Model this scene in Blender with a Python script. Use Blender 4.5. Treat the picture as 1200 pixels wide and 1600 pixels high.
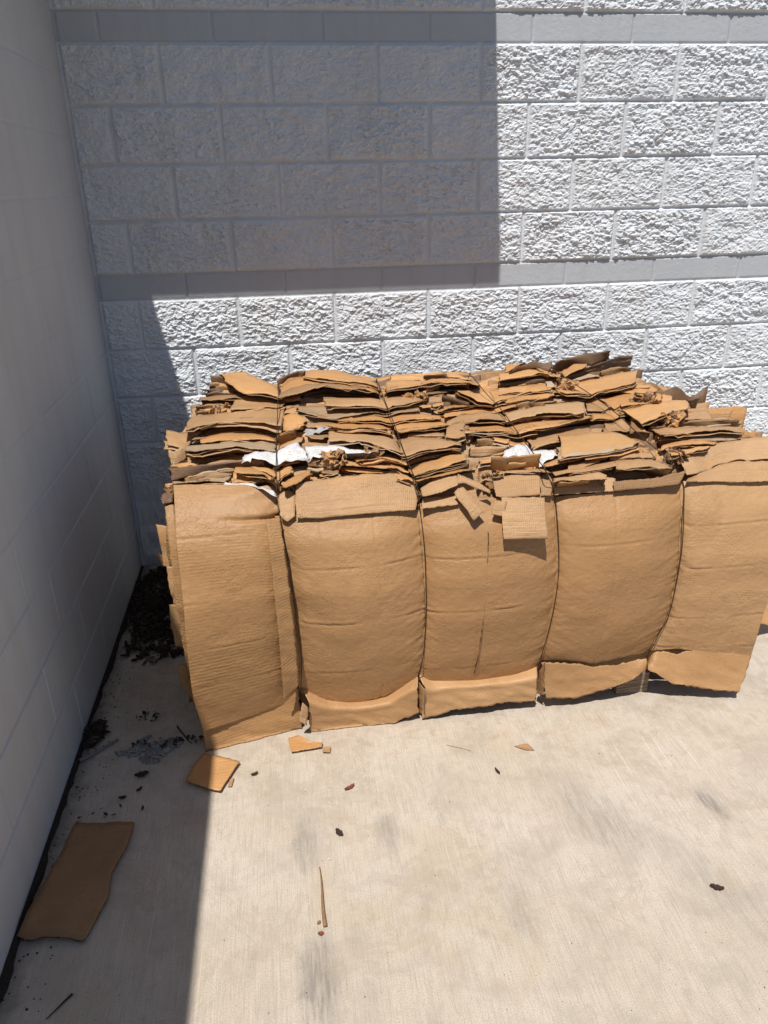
import bpy, math, random
import numpy as np
# ------------------------------------------------------------------ camera, sky, sun, exposure
scene = bpy.context.scene
for o in list(bpy.data.objects):
    bpy.data.objects.remove(o)
cd = bpy.data.cameras.new('camera'); cam = bpy.data.objects.new('camera', cd); scene.collection.objects.link(cam)
cam.location = (0.74387, -3.31512, 1.65309); cam.rotation_euler = (1.157679, 0.018873, -0.133984)
cd.sensor_fit = 'VERTICAL'; cd.sensor_height = 36.0; cd.lens = 26.555; cd.clip_end = 500; cd.clip_start = .02
scene.camera = cam
scene.render.resolution_x = 768; scene.render.resolution_y = 1024
SUN = np.array((-0.18, -0.45, 1.0)); SUN = SUN / np.linalg.norm(SUN)
elev = math.asin(SUN[2]); azim = math.atan2(SUN[0], SUN[1])
world = bpy.data.worlds.new('World'); scene.world = world; world.use_nodes = True
wn = world.node_tree.nodes; wl = world.node_tree.links
sky = wn.new('ShaderNodeTexSky'); sky.sky_type = 'NISHITA'; sky.sun_disc = False
sky.sun_elevation = elev; sky.sun_rotation = azim; sky.air_density = 1.0; sky.dust_density = .6
bg = wn['Background']; bg.inputs[1].default_value = 0.074
wl.new(sky.outputs[0], bg.inputs[0])
sd = bpy.data.lights.new('sun', 'SUN'); sd.energy = 4.7; sd.angle = math.radians(.5); sd.color = (1, .965, .91)
sun = bpy.data.objects.new('sun', sd); scene.collection.objects.link(sun)
from mathutils import Vector
sun.rotation_euler = Vector(SUN).to_track_quat('Z', 'Y').to_euler(); sun.location = (0, -2, 6)
scene.view_settings.view_transform = 'Standard'; scene.view_settings.look = 'None'
scene.view_settings.exposure = 0.0; scene.view_settings.gamma = 1
scene.render.engine = 'CYCLES'
R = random.Random(7)
# ------------------------------------------------------------------ noise
def _h(ix, iy, seed):
    n = (ix.astype(np.int64) * 374761393 + iy.astype(np.int64) * 668265263 + seed * 974711) & 0x7fffffff
    n = ((n ^ (n >> 13)) * 1274126177) & 0x7fffffff
    n = n ^ (n >> 16)
    return (n & 0xffff) / 65535.0
def vnoise(x, y, seed=0):
    x = np.asarray(x, float); y = np.asarray(y, float)
    ix = np.floor(x); iy = np.floor(y); fx = x - ix; fy = y - iy
    fx = fx * fx * fx * (fx * (fx * 6 - 15) + 10); fy = fy * fy * fy * (fy * (fy * 6 - 15) + 10)
    a = _h(ix, iy, seed); b = _h(ix + 1, iy, seed); c = _h(ix, iy + 1, seed); d = _h(ix + 1, iy + 1, seed)
    return (a * (1 - fx) + b * fx) * (1 - fy) + (c * (1 - fx) + d * fx) * fy
def fbm(x, y, seed=0, octv=4, g=.5):
    s = 0; a = 1; t = 0
    for i in range(octv):
        s = s + a * (vnoise(x * 2 ** i, y * 2 ** i, seed + i * 17) - .5); t += a; a *= g
    return 2 * s / t
def facets(x, y, seed):
    ix = np.floor(x); iy = np.floor(y); best = np.full(x.shape, 1e9); val = np.zeros(x.shape)
    for dx in (-1, 0, 1):
        for dy in (-1, 0, 1):
            cx = ix + dx; cy = iy + dy
            px = cx + _h(cx, cy, seed); py = cy + _h(cx, cy, seed + 5)
            d = (x - px) ** 2 + (y - py) ** 2
            v = (_h(cx, cy, seed + 9) - .5) + (x - px) * (_h(cx, cy, seed + 11) - .5) * 1.6 + (y - py) * (_h(cx, cy, seed + 13) - .5) * 2.2
            m = d < best; best = np.where(m, d, best); val = np.where(m, v, val)
    return val
# ------------------------------------------------------------------ material helpers
class NT:
    def __init__(s, name, rough=.9, spec=.25):
        s.m = bpy.data.materials.new(name); s.m.use_nodes = True; s.t = s.m.node_tree
        s.b = s.t.nodes['Principled BSDF']; s.b.inputs['Roughness'].default_value = rough
        s.b.inputs['Specular IOR Level'].default_value = spec
    def n(s, kind, **kw):
        o = s.t.nodes.new(kind)
        for k, v in kw.items():
            if k.startswith('i_'): o.inputs[k[2:].replace('_', ' ')].default_value = v
            else: setattr(o, k, v)
        return o
    def l(s, a, b): s.t.links.new(a, b)
    def coord(s, which='Object', scale=(1, 1, 1), rot=(0, 0, 0), loc=(0, 0, 0)):
        c = s.n('ShaderNodeTexCoord'); m = s.n('ShaderNodeMapping'); s.l(c.outputs[which], m.inputs[0])
        m.inputs['Scale'].default_value = scale; m.inputs['Rotation'].default_value = rot; m.inputs['Location'].default_value = loc
        return m.outputs[0]
    def noise(s, vec, scale, detail=4, rough=.55, dist=0):
        o = s.n('ShaderNodeTexNoise'); s.l(vec, o.inputs['Vector']); o.inputs['Scale'].default_value = scale
        o.inputs['Detail'].default_value = detail; o.inputs['Roughness'].default_value = rough; o.inputs['Distortion'].default_value = dist
        return o.outputs[0]
    def ramp(s, fac, stops, interp='LINEAR'):
        o = s.n('ShaderNodeValToRGB'); s.l(fac, o.inputs[0]); o.color_ramp.interpolation = interp
        e = o.color_ramp.elements
        while len(e) < len(stops): e.new(.5)
        for q, (p, c) in zip(e, stops):
            q.position = p; q.color = c if len(c) == 4 else (*c, 1)
        return o.outputs[0]
    def mix(s, a, b, fac, mode='MIX'):
        o = s.n('ShaderNodeMix'); o.data_type = 'RGBA'; o.blend_type = mode
        for sock, v in ((o.inputs[0], fac), (o.inputs[6], a), (o.inputs[7], b)):
            if hasattr(v, 'links') or hasattr(v, 'is_linked'): s.l(v, sock)
            else: sock.default_value = v if not isinstance(v, tuple) or len(v) == 4 else (*v, 1)
        return o.outputs[2]
    def math(s, op, a, b=None, c=None):
        o = s.n('ShaderNodeMath'); o.operation = op
        for i, v in enumerate((a, b, c)):
            if v is None: continue
            if hasattr(v, 'is_linked'): s.l(v, o.inputs[i])
            else: o.inputs[i].default_value = v
        return o.outputs[0]
    def bump(s, height, dist=.002, strength=1, prev=None):
        o = s.n('ShaderNodeBump'); s.l(height, o.inputs['Height']); o.inputs['Distance'].default_value = dist; o.inputs['Strength'].default_value = strength
        if prev: s.l(prev, o.inputs['Normal'])
        return o.outputs[0]
    def done(s, col, nrm=None, rough=None):
        if hasattr(col, 'is_linked'): s.l(col, s.b.inputs['Base Color'])
        else: s.b.inputs['Base Color'].default_value = (*col, 1)
        if nrm: s.l(nrm, s.b.inputs['Normal'])
        if rough: s.l(rough, s.b.inputs['Roughness'])
        return s.m
def sc(c, k): return tuple(x * k for x in c)
def cardboard(name, col, ribs='u', pitch=.0075, ribh=.0006, crease=.0018, mott=.16):
    t = NT(name, .5, .38)
    oi = t.n('ShaderNodeObjectInfo').outputs['Random']
    ob = t.coord('Object'); uv = t.coord('UV')
    big = t.noise(ob, 7, 4, .6); fine = t.noise(ob, 90, 5, .65); fib = t.noise(t.coord('UV', (1, 14, 1) if ribs == 'u' else (14, 1, 1)), 60, 3, .6)
    c = t.mix(sc(col, 1 - mott), sc(col, 1 + mott), t.ramp(big, [(.3, (0, 0, 0)), (.72, (1, 1, 1))]))
    c = t.mix(c, sc(col, .72), t.math('MULTIPLY', t.ramp(fine, [(.45, (0, 0, 0)), (.75, (1, 1, 1))]), .35))
    c = t.mix(c, (col[0] * .82, col[1] * .74, col[2] * .64), t.ramp(oi, [(0, (0, 0, 0)), (.5, (.4, .4, .4)), (.55, (0, 0, 0)), (1, (.3, .3, .3))]))
    c = t.mix(c, (min(1, col[0] * 1.2), min(1, col[1] * 1.28), min(1, col[2] * 1.4)), t.ramp(oi, [(.5, (0, 0, 0)), (.7, (.6, .6, .6)), (.75, (0, 0, 0)), (.9, (0, 0, 0)), (.92, (.6, .6, .6))]))
    # water marks and scuffs
    scf = t.ramp(t.noise(ob, 2.6, 6, .7, .6), [(.56, (0, 0, 0)), (.6, (1, 1, 1)), (.66, (.25, .25, .25))])
    c = t.mix(c, sc(col, .82), t.math('MULTIPLY', scf, .35))
    pale = t.ramp(t.noise(ob, 35, 6, .75, 1.2), [(.64, (0, 0, 0)), (.7, (1, 1, 1))])
    c = t.mix(c, (min(1, col[0] * 1.25), min(1, col[1] * 1.33), min(1, col[2] * 1.45)), t.math('MULTIPLY', pale, .4))
    w = t.n('ShaderNodeTexWave'); w.wave_type = 'BANDS'; w.bands_direction = 'X' if ribs == 'u' else 'Y'
    wu = t.mix(uv, t.n('ShaderNodeTexNoise', i_Scale=14.).outputs[1], .006, 'ADD'); t.l(wu, w.inputs['Vector']); w.inputs['Scale'].default_value = .3183 / pitch * .99; w.inputs['Distortion'].default_value = .35; w.inputs['Detail'].default_value = 1; w.inputs['Detail Scale'].default_value = 2
    msk = t.ramp(t.noise(ob, 5, 3, .6), [(.38, (.12, .12, .12)), (.62, (1, 1, 1))])
    nb = t.bump(t.math('MULTIPLY', w.outputs['Fac'], msk), ribh, 1)
    cr = t.n('ShaderNodeTexNoise'); t.l(ob, cr.inputs[0]); cr.inputs['Scale'].default_value = 26; cr.inputs['Detail'].default_value = 5
    cr.noise_type = 'RIDGED_MULTIFRACTAL' if hasattr(cr, 'noise_type') else cr.noise_type
    nb = t.bump(t.noise(ob, 16, 5, .5, .8), crease * 1.3, .45, nb)
    vo = t.n('ShaderNodeTexVoronoi'); t.l(ob, vo.inputs['Vector']); vo.inputs['Scale'].default_value = 150; vo.inputs['Randomness'].default_value = 1
    dm = t.math('MULTIPLY', t.ramp(vo.outputs['Distance'], [(.15, (0, 0, 0)), (.5, (1, 1, 1))]), t.ramp(t.noise(ob, 9, 3, .6), [(.42, (0, 0, 0)), (.62, (1, 1, 1))]))
    nb = t.bump(dm, .0009, .8, nb)
    if ribs == 'u':
        wr = t.noise(t.coord('UV', (5, 120, 1)), 1.0, 4, .6, .5); wr2 = t.noise(t.coord('UV', (14, 300, 1), (0, 0, .05)), 1.0, 3, .6)
        nb = t.bump(wr, .0045, .75, nb); nb = t.bump(wr2, .0016, .7, nb)
        c = t.mix(c, sc(col, .66), t.math('MULTIPLY', t.ramp(wr, [(.54, (0, 0, 0)), (.66, (1, 1, 1))]), .35))
    else:
        pl = t.noise(t.coord('UV', (6, 60, 1), (0, 0, .12)), 1.0, 4, .65, .6); nb = t.bump(t.math('MULTIPLY', pl, msk), .0013, .7, nb)
    nb = t.bump(t.noise(ob, 150, 4, .7), .0011, .8, nb); nb = t.bump(t.noise(ob, 48, 3, .6, .6), .0016, .7, nb)
    return t.done(c, nb)
def rimmat(name, col):
    t = NT(name, .95, .1)
    ob = t.coord('Object', (150, 40, 40))
    c = t.mix(sc(col, .28), sc(col, 1.0), t.ramp(t.noise(ob, 1.2, 2, .5), [(.42, (0, 0, 0)), (.55, (1, 1, 1))]))
    return t.done(c)
KT = (.48, .285, .14); KO = (.57, .305, .122)
M = {}
M['t'] = cardboard('kraft_outer', KT, 'u', .006)
M['o'] = cardboard('kraft_inner', KO, 'u', .006, .0004)
M['O'] = cardboard('kraft_bright', (.60, .345, .145), 'u', .02, .0002)
M['p'] = cardboard('kraft_pale', (.46, .33, .21), 'u', .005)
M['k'] = cardboard('kraft_brown', (.34, .195, .092), 'u', .006)
M['b'] = cardboard('kraft_shaded', (.17, .095, .050), 'v', .005, .0009)  # shade of the down-tilted sheets is put into this darker kraft colour
M['f'] = cardboard('kraft_face', (.445, .252, .114), 'v', .0085, .00010, .0013, .07)
M['g'] = cardboard('kraft_face_ribbed', (.415, .230, .099), 'v', .0105, .00055, .0013, .07)
RIM = rimmat('fluted_edge', (.36, .21, .10)); RIMD = rimmat('fluted_edge_shaded', (.22, .13, .07))  # second rim darkened to match the shade-coloured kraft
def paper():
    t = NT('white_paper', .7, .3); ob = t.coord('Object')
    sp = t.ramp(t.noise(t.coord('Object', (1, 1, 1)), 45, 3, .6, 2.5), [(.60, (0, 0, 0)), (.63, (1, 1, 1))])
    pr = t.ramp(t.noise(t.coord('Object', (1, 1, 2.5)), 120, 2, .5, 1.5), [(.58, (0, 0, 0)), (.6, (1, 1, 1))])
    c = t.mix((.68, .67, .66), (.42, .33, .25), t.math('MULTIPLY', sp, .6)); c = t.mix(c, (.25, .25, .27), t.math('MULTIPLY', pr, .35))
    return t.done(c, t.bump(t.noise(ob, 22, 4, .6, 1), .006, .7))
M['w'] = paper()
def plastic():
    t = NT('grey_film', .35, .5); ob = t.coord('Object')
    return t.done(t.mix((.30, .27, .26), (.62, .60, .60), t.noise(ob, 40, 4, .6)), t.bump(t.noise(ob, 60, 4, .6, 2), .006, 1))
M['s'] = plastic()
def metal():
    t = NT('black_wire', .5, .5); t.b.inputs['Metallic'].default_value = .6
    return t.done(t.mix((.035, .032, .028), (.09, .06, .04), t.noise(t.coord('Object'), 60, 3)))
M['wire'] = metal()
# ------------------------------------------------------------------ object helpers
C = scene.collection
def mesh(name, verts, faces, mats, parent=None, uv=None, smooth=True, mi=None):
    me = bpy.data.meshes.new(name); me.from_pydata([tuple(v) for v in verts], [], [tuple(f) for f in faces])
    for m in mats: me.materials.append(m)
    if uv is not None:
        lay = me.uv_layers.new(name='UVMap'); uv = np.asarray(uv, float)
        li = np.empty(len(me.loops), int); me.loops.foreach_get('vertex_index', li)
        lay.data.foreach_set('uv', uv[li].ravel())
    if smooth: me.polygons.foreach_set('use_smooth', [True] * len(me.polygons))
    if mi is not None: me.polygons.foreach_set('material_index', mi)
    me.update()
    o = bpy.data.objects.new(name, me); C.objects.link(o)
    if parent: o.parent = parent
    return o
def empty(name, loc, label, cat, group=None):
    o = bpy.data.objects.new(name, None); C.objects.link(o); o.location = loc; o.empty_display_size = .1
    o['label'] = label; o['category'] = cat
    if group: o['group'] = group
    return o
def tag(o, label, cat, group=None):
    o['label'] = label; o['category'] = cat
    if group: o['group'] = group
    return o
def struct(o, kind='structure'): o['kind'] = kind; return o
def solid(o, th, rim=None, off=-1):
    if rim: o.data.materials.append(rim)
    m = o.modifiers.new('thickness', 'SOLIDIFY'); m.thickness = th; m.offset = off; m.use_rim = True
    if rim: m.material_offset_rim = len(o.data.materials) - 1
    return o
def gridfaces(nu, nv, base=0):
    f = []
    for j in range(nv - 1):
        for i in range(nu - 1):
            a = base + j * nu + i; f.append((a, a + 1, a + nu + 1, a + nu))
    return f
def resample(L, n):
    L = np.asarray(L, float); d = np.r_[0, np.cumsum(np.linalg.norm(np.diff(L, axis=0), axis=1))]
    t = np.linspace(0, d[-1], n); return np.stack([np.interp(t, d, L[:, k]) for k in range(3)], 1), d[-1]
def box_vf(x0, x1, y0, y1, z0, z1):
    v = [(x0, y0, z0), (x1, y0, z0), (x1, y1, z0), (x0, y1, z0), (x0, y0, z1), (x1, y0, z1), (x1, y1, z1), (x0, y1, z1)]
    return v, [(0, 3, 2, 1), (4, 5, 6, 7), (0, 1, 5, 4), (1, 2, 6, 5), (2, 3, 7, 6), (3, 0, 4, 7)]
# ------------------------------------------------------------------ ground
def concrete():
    t = NT('broomed_concrete', .92, .2); ob = t.coord('Object')
    broom = t.noise(t.coord('Object', (1, .035, 1), (0, 0, .03)), 260, 3, .7)
    broom2 = t.noise(t.coord('Object', (1, .05, 1), (0, 0, -.04)), 60, 4, .65)
    spk = t.noise(ob, 330, 4, .75); med = t.noise(ob, 22, 6, .65); big = t.noise(ob, 1.4, 5, .6, .4)
    base = (.53, .455, .365)
    c = t.mix((.525, .445, .35), (.61, .54, .455), t.ramp(big, [(.3, (0, 0, 0)), (.7, (1, 1, 1))]))
    c = t.mix(c, (.43, .365, .29), t.math('MULTIPLY', t.ramp(med, [(.5, (0, 0, 0)), (.72, (1, 1, 1))]), .6))
    c = t.mix(c, (.36, .31, .25), t.math('MULTIPLY', t.ramp(broom, [(.47, (0, 0, 0)), (.66, (1, 1, 1))]), .5))
    c = t.mix(c, (.64, .58, .50), t.math('MULTIPLY', t.ramp(broom2, [(.55, (0, 0, 0)), (.75, (1, 1, 1))]), .35))
    c = t.mix(c, (.27, .22, .17), t.math('MULTIPLY', t.ramp(spk, [(.52, (0, 0, 0)), (.64, (1, 1, 1))]), .65))
    c = t.mix(c, (.74, .68, .60), t.math('MULTIPLY', t.ramp(spk, [(.34, (1, 1, 1)), (.44, (0, 0, 0))]), .4))
    blot = t.noise(ob, 6.5, 6, .7, .5)
    c = t.mix(c, (.40, .345, .285), t.math('MULTIPLY', t.ramp(blot, [(.48, (0, 0, 0)), (.62, (1, 1, 1))]), .5))
    pit = t.ramp(t.noise(ob, 75, 3, .6), [(.71, (0, 0, 0)), (.75, (1, 1, 1))]); c = t.mix(c, (.22, .17, .13), t.math('MULTIPLY', pit, .6))
    # ochre dampness near the bale
    c = t.mix(c, (.47, .36, .235), t.math('MULTIPLY', t.ramp(t.noise(ob, 3.3, 5, .65, 1), [(.55, (0, 0, 0)), (.75, (1, 1, 1))]), .5))
    # tyre rub marks : fixed places
    sep = t.n('ShaderNodeSeparateXYZ'); t.l(ob, sep.inputs[0])
    streak = t.noise(t.coord('Object', (1, .12, 1)), 75, 4, .7)
    for (x, y, rx, ry, k, ang) in ((.705, -1.78, .055, .13, .55, 0), (.722, -2.16, .07, .16, .75, 0), (.93, -1.77, .045, .10, .5, 0), (1.86, -1.80, .04, .09, .75, .3), (1.52, -1.80, .12, .22, .42, .5), (1.75, -2.1, .10, .35, .3, .4), (1.22, -2.05, .06, .14, .3, 0), (2.2, -1.9, .2, .3, .25, .2)):
        vm = t.n('ShaderNodeMapping'); t.l(ob, vm.inputs[0]); vm.vector_type = 'TEXTURE'
        vm.inputs['Location'].default_value = (x, y, 0); vm.inputs['Rotation'].default_value = (0, 0, ang); vm.inputs['Scale'].default_value = (rx, ry, 1)
        ln = t.n('ShaderNodeVectorMath'); ln.operation = 'LENGTH'; t.l(vm.outputs[0], ln.inputs[0])
        m = t.ramp(t.math('ADD', ln.outputs['Value'], t.math('MULTIPLY', t.math('SUBTRACT', med, .5), 1.1)), [(.25, (1, 1, 1)), (1.25, (0, 0, 0))], 'EASE')
        m = t.math('MULTIPLY', t.math('MULTIPLY', m, t.ramp(streak, [(.36, (.25, .25, .25)), (.6, (1, 1, 1))])), k)
        c = t.mix(c, (.21, .19, .17), m)
    # pale drag scratches
    for (a, sx, th) in ((.52, 9, .672), (.30, 7, .69), (-.1, 8, .70)):
        s_ = t.noise(t.coord('Object', (sx * 9, .9, 1), (0, 0, a)), 1.6, 2, .5)
        brk = t.ramp(t.noise(ob, 2.2, 2), [(.5, (0, 0, 0)), (.6, (1, 1, 1))])
        c = t.mix(c, (.72, .67, .60), t.math('MULTIPLY', t.math('MULTIPLY', t.ramp(s_, [(th, (0, 0, 0)), (th + .02, (1, 1, 1))]), brk), .4))
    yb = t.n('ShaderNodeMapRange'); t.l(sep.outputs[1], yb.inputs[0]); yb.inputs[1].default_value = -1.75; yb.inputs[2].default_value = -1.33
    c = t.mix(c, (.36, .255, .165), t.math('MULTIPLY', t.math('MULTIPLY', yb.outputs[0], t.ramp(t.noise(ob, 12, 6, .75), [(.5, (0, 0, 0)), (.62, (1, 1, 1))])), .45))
    # hard edged stains, hairline cracks, dull patches
    st = t.ramp(t.noise(ob, 4.2, 7, .72, .9), [(.57, (0, 0, 0)), (.585, (1, 1, 1)), (.64, (.3, .3, .3))]); c = t.mix(c, (.40, .32, .235), t.math('MULTIPLY', st, .36))
    st2 = t.ramp(t.noise(t.coord('Object', (1, .5, 1), (0, 0, .3)), 9, 6, .75, .4), [(.62, (0, 0, 0)), (.66, (1, 1, 1))]); c = t.mix(c, (.30, .275, .25), t.math('MULTIPLY', st2, .32))
    # grime near the left wall
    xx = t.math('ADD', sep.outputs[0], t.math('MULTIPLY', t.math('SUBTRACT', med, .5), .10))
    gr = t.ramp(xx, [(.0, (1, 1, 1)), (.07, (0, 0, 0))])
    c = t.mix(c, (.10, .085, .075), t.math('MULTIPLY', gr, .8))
    nb = t.bump(broom, .0013, .9); nb = t.bump(spk, .0008, .7, nb); nb = t.bump(med, .002, .4, nb)
    return t.done(c, nb)
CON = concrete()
def added_asphalt():  # unseen ground beyond the slab, added dark to cut bounce light
    t = NT('added_asphalt', .95, .2); ob = t.coord('Object')
    return t.done(t.mix((.035, .035, .036), (.085, .083, .08), t.noise(ob, 180, 4, .7)), t.bump(t.noise(ob, 150, 3, .6), .004, 1))
g = mesh('ground', [(-60, -60, -.012), (60, -60, -.012), (60, 60, -.012), (-60, 60, -.012)], [(0, 1, 2, 3)], [added_asphalt()], smooth=False); struct(g)
v_, f_ = box_vf(-.5, 9, -3.05, .3, -.15, 0)
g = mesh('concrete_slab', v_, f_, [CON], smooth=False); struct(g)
# ------------------------------------------------------------------ walls
def paint(name, col, bumpd=.0012):
    t = NT(name, .75, .3); ob = t.coord('Object')
    c = t.mix(sc(col, .93), col, t.ramp(t.noise(ob, 3, 5, .6), [(.3, (0, 0, 0)), (.7, (1, 1, 1))]))
    pin = t.ramp(t.noise(ob, 55, 2, .5), [(.76, (0, 0, 0)), (.79, (1, 1, 1))])
    c = t.mix(c, sc(col, .45), t.math('MULTIPLY', pin, .5))
    # rain drips and road dust low down
    dr = t.ramp(t.noise(t.coord('Object', (5, 5, .5)), 2.5, 5, .65), [(.48, (0, 0, 0)), (.7, (1, 1, 1))])
    c = t.mix(c, (col[0] * .84, col[1] * .80, col[2] * .74), t.math('MULTIPLY', dr, .4))
    nb = t.bump(t.noise(ob, 260, 4, .7), bumpd, .8); nb = t.bump(t.noise(ob, 60, 3, .6), bumpd, .6, nb)
    return t.done(c, nb)
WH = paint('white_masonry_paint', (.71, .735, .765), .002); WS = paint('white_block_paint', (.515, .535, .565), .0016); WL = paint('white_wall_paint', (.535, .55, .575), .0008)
CH = .2032; X0 = .1548
rows = []                     # z0, z1, rough, offset
z = 0
for i, (hh, rough) in enumerate([(CH, 1)] * 6 + [(CH / 2, 0)] + [(CH, 1)] * 4 + [(CH / 2, 0)] + [(CH, 1)] * 7):
    rows.append((z, z + hh, rough, i)); z += hh
ZT = z
def axis(a, b, step): return list(np.arange(a, b, step))
zs = np.array(axis(0, .42, .03) + axis(.42, 2.42, .0046) + axis(2.42, ZT, .03) + [ZT])
xs = np.array(axis(-.02, 3.32, .005) + axis(3.32, 9, .05) + [9])
XX, ZZ = np.meshgrid(xs, zs)
H = np.zeros_like(XX); MI = np.zeros(XX.shape, int)
XS = XX + .35 * ZZ; crumb = facets(XS / .0175 + fbm(XX / .03, ZZ / .03, 3) * .5, ZZ / .0105 + fbm(XX / .03, ZZ / .03, 4) * .5, 21)
crumb2 = facets(XS / .0095 + 7, ZZ / .0066, 41)
bigf = fbm(XX / .075, ZZ / .055, 51, 4, .55)
for (z0, z1, rough, i) in rows:
    m = (ZZ >= z0) & (ZZ < z1 + 1e-9)
    off = {0: .5, 1: 0, 2: .5, 3: 0, 4: .5, 5: 0, 6: .5, 7: 0, 8: .5, 9: 0, 10: .5, 11: 0}.get(i, .5 * (i % 2 == 0))
    u = (XX - X0) / (2 * CH) - off; fu = (u - np.floor(u)) * 2 * CH; bid = np.floor(u)
    dx = np.minimum(fu, 2 * CH - fu); dz = np.minimum(ZZ - z0, z1 - ZZ)
    if rough:
        jit = fbm(XX / .012, ZZ / .012, 70, 2) * .0016
        e = np.clip((np.minimum((dx - .0035) / .007, (dz - .0025) / .006)) + jit * 90, 0, 1)
        tilt = (_h(bid, bid * 0 + i, 5) - .5) * .010 * (fu / CH - 1) + (_h(bid, bid * 0 + i, 6) - .5) * .010 * ((ZZ - z0) / CH - .5)
        blk = .0115 + (tilt + (.0036 + .0042 * _h(bid, bid * 0 + i, 15)) * crumb + (.006 + .006 * _h(bid, bid * 0 + i, 16)) * bigf) * np.clip(np.minimum(dx, dz) / .022, .25, 1) + .0027 * crumb2
        # paint-filled, worn zone in the shaded top left part of the wall is smoother
        e = e * np.clip((XX - .012) / .006, 0, 1)
        hh = e * np.clip(blk, .002, .05)
    else:
        e = np.clip(np.minimum((dx - .003) / .004, (dz - .003) / .004), 0, 1)
        e = e * np.clip((XX - .012) / .006, 0, 1)
        hh = e * .0045 + .0004 * fbm(XX / .01, ZZ / .01, 80, 3)
    H = np.where(m, hh, H)
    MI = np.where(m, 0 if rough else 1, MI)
V = np.stack([XX.ravel(), -H.ravel(), ZZ.ravel()], 1)
nu, nv = len(xs), len(zs)
bv, bf = box_vf(-.02, 9, .03, .25, 0, ZT)
F = gridfaces(nu, nv)
mi = MI[:-1, :-1].ravel().tolist() + [0] * 6
F += [tuple(len(V) + k for k in f) for f in bf]
# close rim between relief and the body of the wall
V = np.vstack([V, bv])
mi += [0, 0]; n0 = nu * nv
F += [(0, n0 + 0, n0 + 4, (nv - 1) * nu), (nu - 1, (nv * nu) - 1, n0 + 5, n0 + 1)]
top = [(nv - 1) * nu + i for i in range(nu)]; F += [tuple(top + [n0 + 5, n0 + 4])]; mi += [0]
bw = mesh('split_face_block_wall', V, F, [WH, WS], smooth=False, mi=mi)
tag(bw, 'white painted split-face block wall with two smooth bands behind the bale', 'wall')
# left wall : smooth painted block, thin joints
ys = []; 
def joints(a, b, first, pitch, coarse=.05):
    pts = set(np.round(np.arange(a, b, coarse), 4)); q = first
    while q < b:
        if q > a: pts.update(np.round([q - .009, q - .006, q - .003, q, q + .003, q + .006, q + .009], 4))
        q += pitch
    return np.array(sorted(pts | {a, b}))
ys = joints(-7.0, .0, -7.0 + .1, CH, .06); zl = joints(0, 2.438, CH, CH, .05)
YY, ZL = np.meshgrid(ys, zl)
ri = np.floor(ZL / CH + 1e-6)
dz = np.abs(ZL / CH - np.round(ZL / CH)) * CH
ph = (YY + 6.9) / (2 * CH) - .5 * (np.round(ri) % 2); dy = np.abs(ph - np.round(ph)) * 2 * CH
D = np.maximum(np.clip(1.3 - dz / .006, 0, 1), .6 * np.clip(1.2 - dy / .005, 0, 1)) * (ZL < 2.43) * (ZL > .01)
XL = -.0075 * D * (.22 + .78 * np.clip(1.3 - ZL, 0, 1) ** 1.5) + .0012 * fbm(YY / .3, ZL / .2, 90, 3)
Vl = np.stack([XL.ravel(), YY.ravel(), ZL.ravel()], 1); Fl = gridfaces(len(ys), len(zl))
Fl = [tuple(reversed(f)) for f in Fl]
b2, f2 = box_vf(-.21, -.012, -7.0, .0, 0, 2.438)
Fl += [tuple(len(Vl) + k for k in f) for f in f2]; n0 = len(Vl); Vl = np.vstack([Vl, b2])
nl = len(ys); kz = len(zl)
Fl += [tuple([(kz - 1) * nl + i for i in range(nl)] + [n0 + 6, n0 + 5]), (0, (kz - 1) * nl, n0 + 5, n0 + 1)]
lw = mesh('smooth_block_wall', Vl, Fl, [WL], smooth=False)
tag(lw, 'smooth white painted block side wall standing in full shade on the left', 'wall')
# unseen, added overhang fixed high on the back wall (out of the frame, skewed to throw the square shadow)
CZ = 3.0
v = []
for zz in (CZ, CZ + .12):
    v += [(-1.6, -.803, zz), (1.369, -.803, zz), (1.57, -.03, zz), (-1.6, -.03, zz)]
ov = mesh('shadow_occluder', v, [(0, 3, 2, 1), (4, 5, 6, 7), (0, 1, 5, 4), (1, 2, 6, 5), (2, 3, 7, 6), (3, 0, 4, 7)], [WL], smooth=False)
tag(ov, 'flat white added overhang above the block wall, out of the picture', 'occluder')
# gap between slab and side wall, filled with dirt
def dirtmat():
    t = NT('dark_dirt', 1, .05); ob = t.coord('Object')
    return t.done(t.mix((.012, .010, .009), (.07, .055, .045), t.noise(ob, 90, 4, .7)), t.bump(t.noise(ob, 120, 4, .7), .006, 1))
DIRT = dirtmat()
yy = np.linspace(-7, -.02, 900); wv = .012 + .010 * fbm(yy / .08, yy * 0, 5, 4) + .006 * fbm(yy / .4, yy * 0, 9, 2)
V = []; 
for a, b in zip(yy, wv): V += [(.0015, a, .012), (.006, a, .010 + .002 * math.sin(a * 90)), (max(.006, b), a, .004), (max(.008, b + .002), a, .0008)]
F = []
for i in range(len(yy) - 1):
    for k in range(3): a = i * 4 + k; F.append((a, a + 1, a + 5, a + 4))
struct(mesh('dirt_seam', V, F, [DIRT]))
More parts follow.
